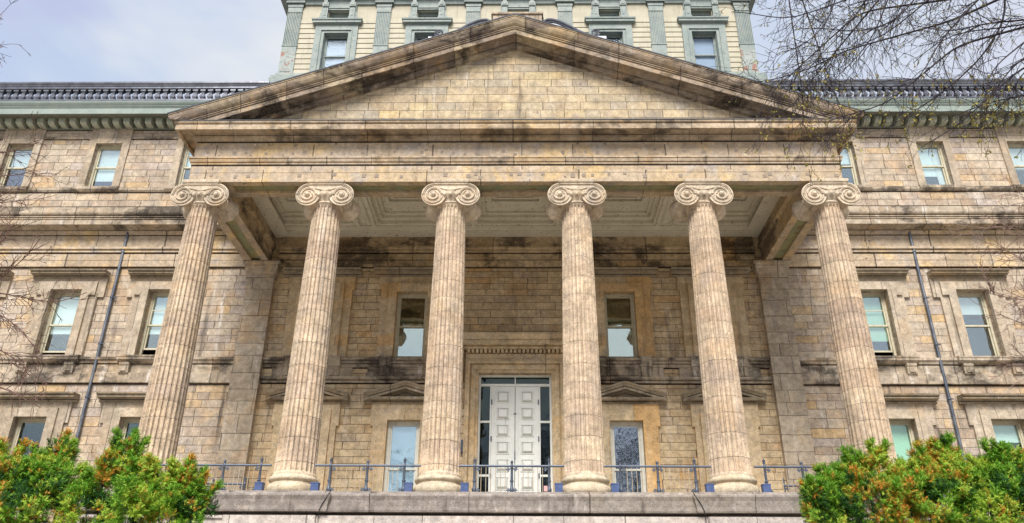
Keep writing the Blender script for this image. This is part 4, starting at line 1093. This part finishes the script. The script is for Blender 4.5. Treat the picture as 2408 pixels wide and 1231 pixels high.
BIG=[
  [(10.04, -13.2, 6.73), (9.08, -13.36, 6.49), (8.58, -13.52, 6.21), (8.2, -13.68, 6.0), (7.78, -13.84, 5.93), (7.4, -14.0, 5.87)] ,
  [(10.17, -13.0, 6.8), (9.85, -12.89, 6.79), (9.57, -12.77, 6.87), (9.3, -12.66, 6.99), (9.0, -12.54, 7.03), (8.78, -12.43, 6.89), (8.49, -12.31, 6.71), (8.3, -12.2, 6.52)] ,
  [(8.45, -13.0, 7.45), (8.15, -12.83, 7.27), (7.97, -12.66, 7.14), (7.76, -12.49, 6.97), (7.46, -12.31, 6.94), (7.07, -12.14, 6.94), (6.48, -11.97, 6.95), (6.2, -11.8, 7.04)] ,
  [(7.45, -12.6, 7.85), (7.18, -12.48, 7.54), (6.87, -12.36, 7.06), (6.52, -12.24, 6.82), (6.26, -12.12, 6.6), (6.02, -12.0, 6.26)] ,
  [(7.41, -13.4, 7.07), (7.02, -13.5, 6.3), (6.66, -13.6, 5.7), (6.26, -13.7, 5.26), (5.84, -13.8, 4.79)] ,
  [(6.6, -13.0, 7.46), (6.3, -13.15, 6.76), (5.92, -13.3, 6.25), (5.51, -13.45, 5.83), (5.12, -13.6, 5.61)] ,
  [(10.36, -12.5, 7.93), (10.27, -12.43, 7.37), (10.12, -12.36, 7.24), (9.72, -12.29, 6.66), (9.2, -12.21, 6.17), (8.79, -12.14, 5.83), (8.12, -12.07, 5.41), (7.6, -12.0, 5.08)] ,
  [(7.47, -12.3, 6.95), (6.75, -12.36, 6.67), (6.39, -12.42, 6.34), (5.84, -12.48, 6.06), (5.17, -12.54, 5.8), (4.68, -12.6, 5.7)] ,
  [(9.94, -13.0, 5.96), (9.65, -13.1, 5.76), (9.15, -13.2, 5.17), (8.61, -13.3, 4.54)] ,
  [(5.83, -12.5, 6.04), (5.79, -12.53, 5.3), (5.67, -12.57, 4.78), (5.59, -12.6, 4.36)] ,
  [(9.85, -12.8, 5.23), (9.31, -12.87, 5.08), (8.84, -12.93, 4.9), (8.26, -13.0, 4.6)] ,
  [(8.75, -12.9, 4.79), (8.43, -12.93, 4.5), (8.0, -12.97, 4.21), (7.74, -13.0, 4.04)] ,
  [(6.72, -13.2, 7.27), (5.87, -13.3, 6.83), (5.31, -13.4, 6.52), (4.82, -13.5, 6.66), (4.3, -13.6, 6.59)] ,
  [(7.85, -13.5, 6.97), (7.46, -13.6, 6.45), (6.87, -13.7, 6.05), (6.26, -13.8, 5.86), (5.78, -13.9, 5.97), (5.26, -14.0, 5.79)] ,
  [(8.99, -13.6, 6.86), (8.5, -13.7, 6.35), (7.8, -13.8, 5.55), (7.37, -13.9, 4.8), (6.87, -14.0, 4.4)] ,
  [(6.75, -12.4, 6.74), (5.95, -12.5, 5.74), (5.49, -12.6, 5.05), (4.98, -12.7, 4.78)] ,
  [(6.35, -12.5, 6.28), (6.38, -12.6, 5.45), (6.47, -12.7, 4.82), (6.44, -12.8, 4.46)] ,
  [(5.52, -12.6, 5.82), (5.02, -12.67, 5.3), (4.89, -12.73, 4.93), (4.7, -12.8, 4.66)] ,
  [(7.56, -12.8, 5.32), (7.14, -12.87, 4.94), (6.61, -12.93, 4.78), (5.99, -13.0, 4.51)] ,
  [(9.57, -13.6, 5.82), (9.09, -13.73, 5.41), (8.61, -13.87, 4.96), (8.33, -14.0, 4.48)] ,
]
def make_tree(name, label, base, trunk_top, limbs, G, rad, dens, L, bark, r_limb=(.03, .006), group=None, lift=-1.2):
    e = empty(name, base, label, 'tree', group)
    bx_, by_, bz_ = base
    tp_ = smooth_pl(resample([base, (bx_ + .1, by_, bz_ + 2), (bx_ - .15, by_ + .1, (bz_ + trunk_top[2]) / 2), trunk_top], .5))
    n = len(tp_); t = MB(); t.tube(tp_, [rad * (1.25 if i == 0 else 1) * (1 - .75 * i / n) for i in range(n)], 12)
    for pl in limbs:
        # carry each limb back to the trunk
        p0 = Vector(pl[0]); z = min(trunk_top[2] - .3, max(bz_ + 3, p0.z + lift)); i = min(range(n), key=lambda k: abs(tp_[k].z - z))
        a = tp_[i]; ext = p0 + (p0 - Vector(pl[1])).normalized() * ((p0 - a).length * .35); mid = (a + ext) / 2 + Vector((0, 0, .35)); pts = smooth_pl(resample([tuple(a), tuple(mid), tuple(ext)] + list(pl), .22), 3)
        m0 = len(pts); G.branch(pts, r_limb[0], r_limb[1], 0, dens, L)
    t.build('trunk', bark, e); G.limb.build('limb', bark, e); G.twig.build('twigs', bark, e)
    if G.bud.f: G.bud.build('buds', M_['bud'], e)
    return e
G = Grower(3, .0042, .8, .032, -.075, .42)
big_tree = make_tree('tree', 'dark bare tree in bud overhanging the right wing, its branches against the sky', (13.4, -13.2, GZ), (12.9, -12.8, 14.0), BIG, G, .28, (3.1, 4.2, 3.5), (.95, .55, .22), M_['bark'], (.036, .007), None, 1.6)
st = tag(empty('street_trees', (0, -44, GZ)), 'row of bare street trees opposite the courthouse, mirrored in its panes', 'trees', kind='stuff')
for k, (x, y, rz, sc_) in enumerate(((-26, -40, .4, 1.2), (-15, -44, 2.1, 1.35), (-5, -41, 4.0, 1.2), (6, -45, 5.3, 1.4), (16, -40, 1.2, 1.25), (27, -43, 3.1, 1.3))):
    for ch in big_tree.children:
        if ch.name.startswith('buds'): continue
        c = ch.copy(); col.objects.link(c); c.parent = st; c['kind'] = 'stuff'
        c.matrix_local = Matrix.Translation(Vector((x, y, GZ)) - st.location) @ Matrix.Rotation(rz, 4, 'Z') @ Matrix.Scale(sc_, 4) @ Matrix.Translation(-big_tree.location)
LEFT=[
  [(-12.55, -8.0, 3.1), (-12.05, -8.07, 3.62), (-11.69, -8.15, 3.92), (-11.41, -8.23, 4.16), (-11.22, -8.3, 4.58)] ,
  [(-12.64, -8.0, 3.37), (-12.08, -7.88, 3.32), (-11.53, -7.75, 3.26), (-10.74, -7.62, 3.12), (-10.23, -7.5, 3.51)] ,
  [(-12.32, -8.2, 2.74), (-11.65, -8.27, 2.66), (-11.23, -8.35, 2.37), (-10.79, -8.43, 2.03), (-10.34, -8.5, 1.6)] ,
  [(-12.24, -8.0, 2.09), (-11.66, -7.9, 1.92), (-11.28, -7.8, 1.75), (-10.93, -7.7, 1.38), (-10.52, -7.6, 1.16)] ,
  [(-13.81, -8.0, 7.23), (-13.09, -8.07, 7.15), (-12.62, -8.13, 7.2), (-12.09, -8.2, 7.41)] ,
  [(-13.65, -8.0, 6.71), (-12.9, -8.07, 6.51), (-12.28, -8.13, 6.36), (-12.02, -8.2, 6.55)] ,
  [(-15.4, -8.0, 10.7), (-14.8, -8.07, 10.8), (-14.4, -8.13, 10.6), (-13.95, -8.2, 10.6)] ,
  [(-15.4, -8.2, 11.1), (-14.9, -8.27, 11.25), (-14.6, -8.33, 11.2), (-14.3, -8.4, 11.4)] ,
  [(-12.76, -8.2, 4.17), (-12.14, -8.27, 4.31), (-11.93, -8.33, 4.79), (-12.1, -8.4, 5.23)] ,
  [(-11.93, -8.0, 1.08), (-11.34, -8.0, 1.03), (-10.78, -8.0, 0.74), (-10.29, -8.0, 0.5)] ,
  [(-13.11, -8.3, 5.53), (-12.59, -8.2, 5.71), (-12.22, -8.1, 5.52), (-12.1, -8.0, 5.82)] ,
]
G = Grower(5, .0070, .0, .02, .0)
make_tree('tree', 'bare reddish brown tree whose fine twigs reach in from the left edge', (-15.6, -8.2, GZ), (-15.5, -8, 11.5), LEFT, G, .20, (5.2, 5.2, 4.0), (.62, .42, .2), M_['barkred'], (.034, .009))
RIGHT=[
  [(12.99, -8.0, 4.72), (12.36, -8.07, 4.82), (11.88, -8.13, 4.99), (11.48, -8.2, 5.21)] ,
  [(12.55, -8.0, 3.16), (11.83, -8.13, 3.02), (11.32, -8.27, 3.04), (10.91, -8.4, 3.09)] ,
  [(12.17, -8.2, 2.24), (11.65, -8.13, 2.37), (11.45, -8.07, 2.66), (11.27, -8.0, 2.74)] ,
  [(12.73, -8.0, 3.81), (12.18, -8.0, 4.04), (11.89, -8.0, 4.38), (11.58, -8.0, 4.72)] ,
  [(12.07, -8.0, 1.51), (11.52, -8.0, 1.61), (11.28, -8.0, 1.51)] ,
  [(13.26, -8.0, 5.66), (12.66, -8.0, 5.78), (12.42, -8.0, 5.96)] ,
]
G = Grower(9, .0068, .0, .02, .0)
make_tree('tree', 'small pale brown bare tree reaching in from the right edge below the string cornice', (14.6, -8.1, GZ), (14.4, -8, 6.5), RIGHT, G, .14, (6.0, 5.4, 4.0), (.75, .42, .18), M_['barkpale'], (.026, .007))

# shrubs: lobes of needle sprigs on stems
def leafmat(name, c1, c2):
    m, N, out = newmat(name)
    P = N.n('ShaderNodeNewGeometry').outputs['Position']
    c = N.mix(N.smooth(N.noise(P, 9, 4, .6), .35, .65), c1, c2)
    p = finish(N, out, c, .55, None, spec=.25)
    tl = N.n('ShaderNodeBsdfTranslucent', None, {'Color': c})
    mx = N.n('ShaderNodeMixShader', None, {0: .3, 1: p.outputs[0], 2: tl.outputs[0]})
    N.put(out.inputs['Surface'], mx.outputs[0]); return m
LM = [leafmat('yew_dark', (.022, .08, .014), (.035, .115, .018)), leafmat('yew_mid', (.125, .30, .02), (.185, .38, .03)), leafmat('yew_light', (.33, .50, .045), (.43, .56, .07)), leafmat('yew_orange', (.62, .25, .03), (.55, .34, .05))]
def make_shrub(label, base, lobes, seed, orange):
    rs = np.random.RandomState(seed); e = empty('shrub', base, label, 'shrub', 'evergreen shrubs in the foreground')
    V = []; F = []; MI = []; nv = 0
    st = MB()
    for (cx, cy, cz, rx_, rz_) in lobes:
        # stem to the lobe
        p = smooth_pl(resample([base, ((base[0] + cx) / 2, (base[1] + cy) / 2, (base[2] + cz) / 2 - .1), (cx, cy, cz - .1), (cx, cy, cz + rz_ * .6)], .25))
        st.tube(p, [.03 * (1 - .8 * i / len(p)) + .004 for i in range(len(p))], 5)
        if cz > -3.0: rx_, rz_ = rx_ * .84, rz_ * .84
        vol = rx_ * rx_ * rz_
        nc = int(26 + 700 * vol ** .75)
        dc = rs.normal(size=(nc, 3)); dc /= np.linalg.norm(dc, axis=1)[:, None]
        radc = rs.uniform(.3, 1.0, nc) ** .45
        radc = np.where(rs.uniform(size=nc) < .12, radc * 1.3, radc)
        cc = np.array([cx, cy, cz]) + dc * radc[:, None] * np.array([rx_, rx_, rz_])
        if cz > -3.4:
            sc_, sd_ = [], []
            for q in range(7):
                a = rs.uniform(0, 2 * PI); el = rs.uniform(.15, 1.35); dd = np.array([math.cos(a) * math.cos(el), math.sin(a) * math.cos(el), math.sin(el)])
                p0 = np.array([cx, cy, cz]) + dd * np.array([rx_, rx_, rz_]) * .85; axs = dd * .55 + np.array([0, 0, .8]) + rs.normal(size=3) * .15; axs /= np.linalg.norm(axs); ln = rs.uniform(.07, .21)
                for t_ in np.arange(0, 1.01, .035 / ln): sc_.append(p0 + axs * ln * t_ + rs.normal(size=3) * .008); sd_.append(axs * 1.6)
            nb = nc; cc = np.vstack([cc, sc_]); dc = np.vstack([dc, sd_])
        ok = cc[:, 2] > GZ + .1; cc, dc = cc[ok], dc[ok]; nc = len(cc)
        # one clump of sprigs keeps one tone: dark, mid, light or rusty
        h = np.sin(cc[:, 0] * 7.1 + seed) + np.sin(cc[:, 2] * 8.3 + cc[:, 1] * 4) + rs.normal(size=nc) * .9
        mc = np.where(h < -.5, 0, np.where(h < .55, 1, 2))
        ho = .95 * np.sin(cc[:, 0] * 5.3 + seed * 2.2) + .6 * np.sin(cc[:, 2] * 6.1 + 1.3 * seed) + rs.normal(size=nc) * 1.0
        mc = np.where(ho > orange, 3, mc)
        rc = rs.uniform(.045, .085, nc)
        if cz > -3.4: rc[nb:] *= .42; mc[nb:] = np.where(mc[nb:] == 0, 1, mc[nb:])
        per_c = 26; idx = np.repeat(np.arange(nc), per_c); n = len(idx)
        d = rs.normal(size=(n, 3)) + dc[idx] * .8 + np.array([0, 0, .35]); d /= np.linalg.norm(d, axis=1)[:, None]
        pos = cc[idx] + d * (rc[idx] * rs.uniform(.1, .75, n))[:, None] * np.array([1, 1, 1.25])
        ax = d * .8 + np.array([0, 0, .45]) + rs.normal(size=(n, 3)) * .3; ax /= np.linalg.norm(ax, axis=1)[:, None]
        mi = mc[idx]
        mi = np.where((mi == 3) & (rs.uniform(size=n) < .42), rs.randint(1, 3, n), mi)
        mi = np.where((mi != 3) & (rs.uniform(size=n) < .14), np.minimum(mi + 1, 3), mi)
        k = 9; L = rs.uniform(.035, .07, n)
        t = np.linspace(.05, 1, k)
        u = np.cross(ax, rs.normal(size=(n, 3))); u /= np.linalg.norm(u, axis=1)[:, None]; w = np.cross(ax, u)
        for j in range(k):
            a = j * 2.4 + rs.uniform(0, 6.28, n)
            q = pos + ax * (L * t[j])[:, None]
            side = u * np.cos(a)[:, None] + w * np.sin(a)[:, None]
            nl = rs.uniform(.018, .034, n)[:, None]
            tip = q + (side * .85 + ax * .6) * nl
            per = np.cross(side, ax); wd = .0042
            tri = np.stack([q - per * wd, q + per * wd, tip], 1).reshape(-1, 3)
            V.append(tri); F.append(np.arange(nv, nv + 3 * n)); MI.append(mi); nv += 3 * n
    V = np.concatenate(V); F = np.concatenate(F); MI = np.concatenate(MI)
    me = bpy.data.meshes.new('foliage'); nt = len(F) // 3
    me.vertices.add(len(V)); me.vertices.foreach_set('co', V.ravel().astype(np.float32))
    me.loops.add(len(F)); me.loops.foreach_set('vertex_index', F.astype(np.int32))
    me.polygons.add(nt); me.polygons.foreach_set('loop_start', np.arange(0, 3 * nt, 3, dtype=np.int32))
    for m in LM: me.materials.append(m)
    me.polygons.foreach_set('material_index', MI.astype(np.int32)); me.update(); me.validate()
    o = bpy.data.objects.new('foliage', me); col.objects.link(o); o.parent = e; o.location = -wloc(e)
    st.build('stem', M_['bark'], e)
BY0 = -17.5
def lob(l): return [(x, BY0 + dy, z, rx_, rz_) for x, dy, z, rx_, rz_ in l]
make_shrub('dense evergreen shrub with many orange tips at the lower left corner', (-4.3, -17.4, GZ),
    lob([(-4.62, .0, -2.82, .22, .24), (-4.35, .1, -2.86, .20, .20), (-4.14, .05, -2.74, .16, .24), (-3.93, .0, -2.95, .20, .22), (-4.75, -.1, -3.1, .3, .3), (-4.4, -.15, -3.15, .3, .3), (-4.05, -.15, -3.2, .3, .3),
         (-5.1, .1, -2.8, .3, .35), (-4.5, -.1, -3.8, .5, .6), (-4.2, .1, -4.9, .6, .8), (-4.9, .1, -4.6, .5, .7)]), 3, .75)
make_shrub('evergreen shrub with tall pointed shoots beside the left end of the stylobate', (-3.1, -17.2, GZ),
    lob([(-3.62, .05, -2.95, .20, .24), (-3.47, .1, -2.72, .13, .24), (-3.26, .05, -2.93, .17, .22), (-3.08, .0, -2.95, .17, .21), (-2.83, .05, -2.97, .15, .18), (-2.68, .0, -3.12, .14, .16), (-3.5, -.1, -3.25, .3, .28),
         (-3.15, -.1, -3.25, .3, .26), (-2.83, -.1, -3.3, .22, .22), (-3.3, .0, -3.9, .5, .55), (-2.9, 0, -4.1, .45, .6), (-3.1, .1, -5.0, .6, .8)]), 4, 1.2)
make_shrub('evergreen shrub with a few rusty tips beside the right end of the stylobate', (3.5, -17.2, GZ),
    lob([(3.10, .0, -3.10, .13, .14), (3.28, .05, -3.05, .14, .17), (3.53, .1, -2.90, .14, .22), (3.74, .05, -2.84, .14, .22), (3.95, .0, -2.98, .15, .22), (3.2, -.1, -3.2, .22, .22), (3.55, -.12, -3.15, .28, .28),
         (3.9, -.1, -3.15, .28, .28), (3.5, 0, -3.9, .5, .6), (3.8, 0, -4.2, .5, .6), (3.5, .1, -5.0, .6, .8)]), 6, 1.2)
make_shrub('bright green shrub with upright shoots at the lower right corner', (4.6, -17.3, GZ),
    lob([(4.14, .05, -2.88, .14, .22), (4.42, .1, -2.76, .11, .24), (4.55, .05, -2.92, .12, .22), (4.72, .0, -2.98, .15, .2), (4.84, .08, -3.0, .2, .2), (4.92, .05, -2.84, .13, .22), (5.08, .0, -2.86, .15, .24), (4.25, -.1, -3.12, .26, .28), (4.6, -.12, -3.15, .28, .28),
         (4.95, -.1, -3.12, .28, .3), (5.3, .1, -3.0, .25, .3), (4.5, 0, -3.9, .5, .6), (5.0, 0, -4.1, .5, .6), (4.7, .1, -5.0, .6, .8)]), 8, 1.25)
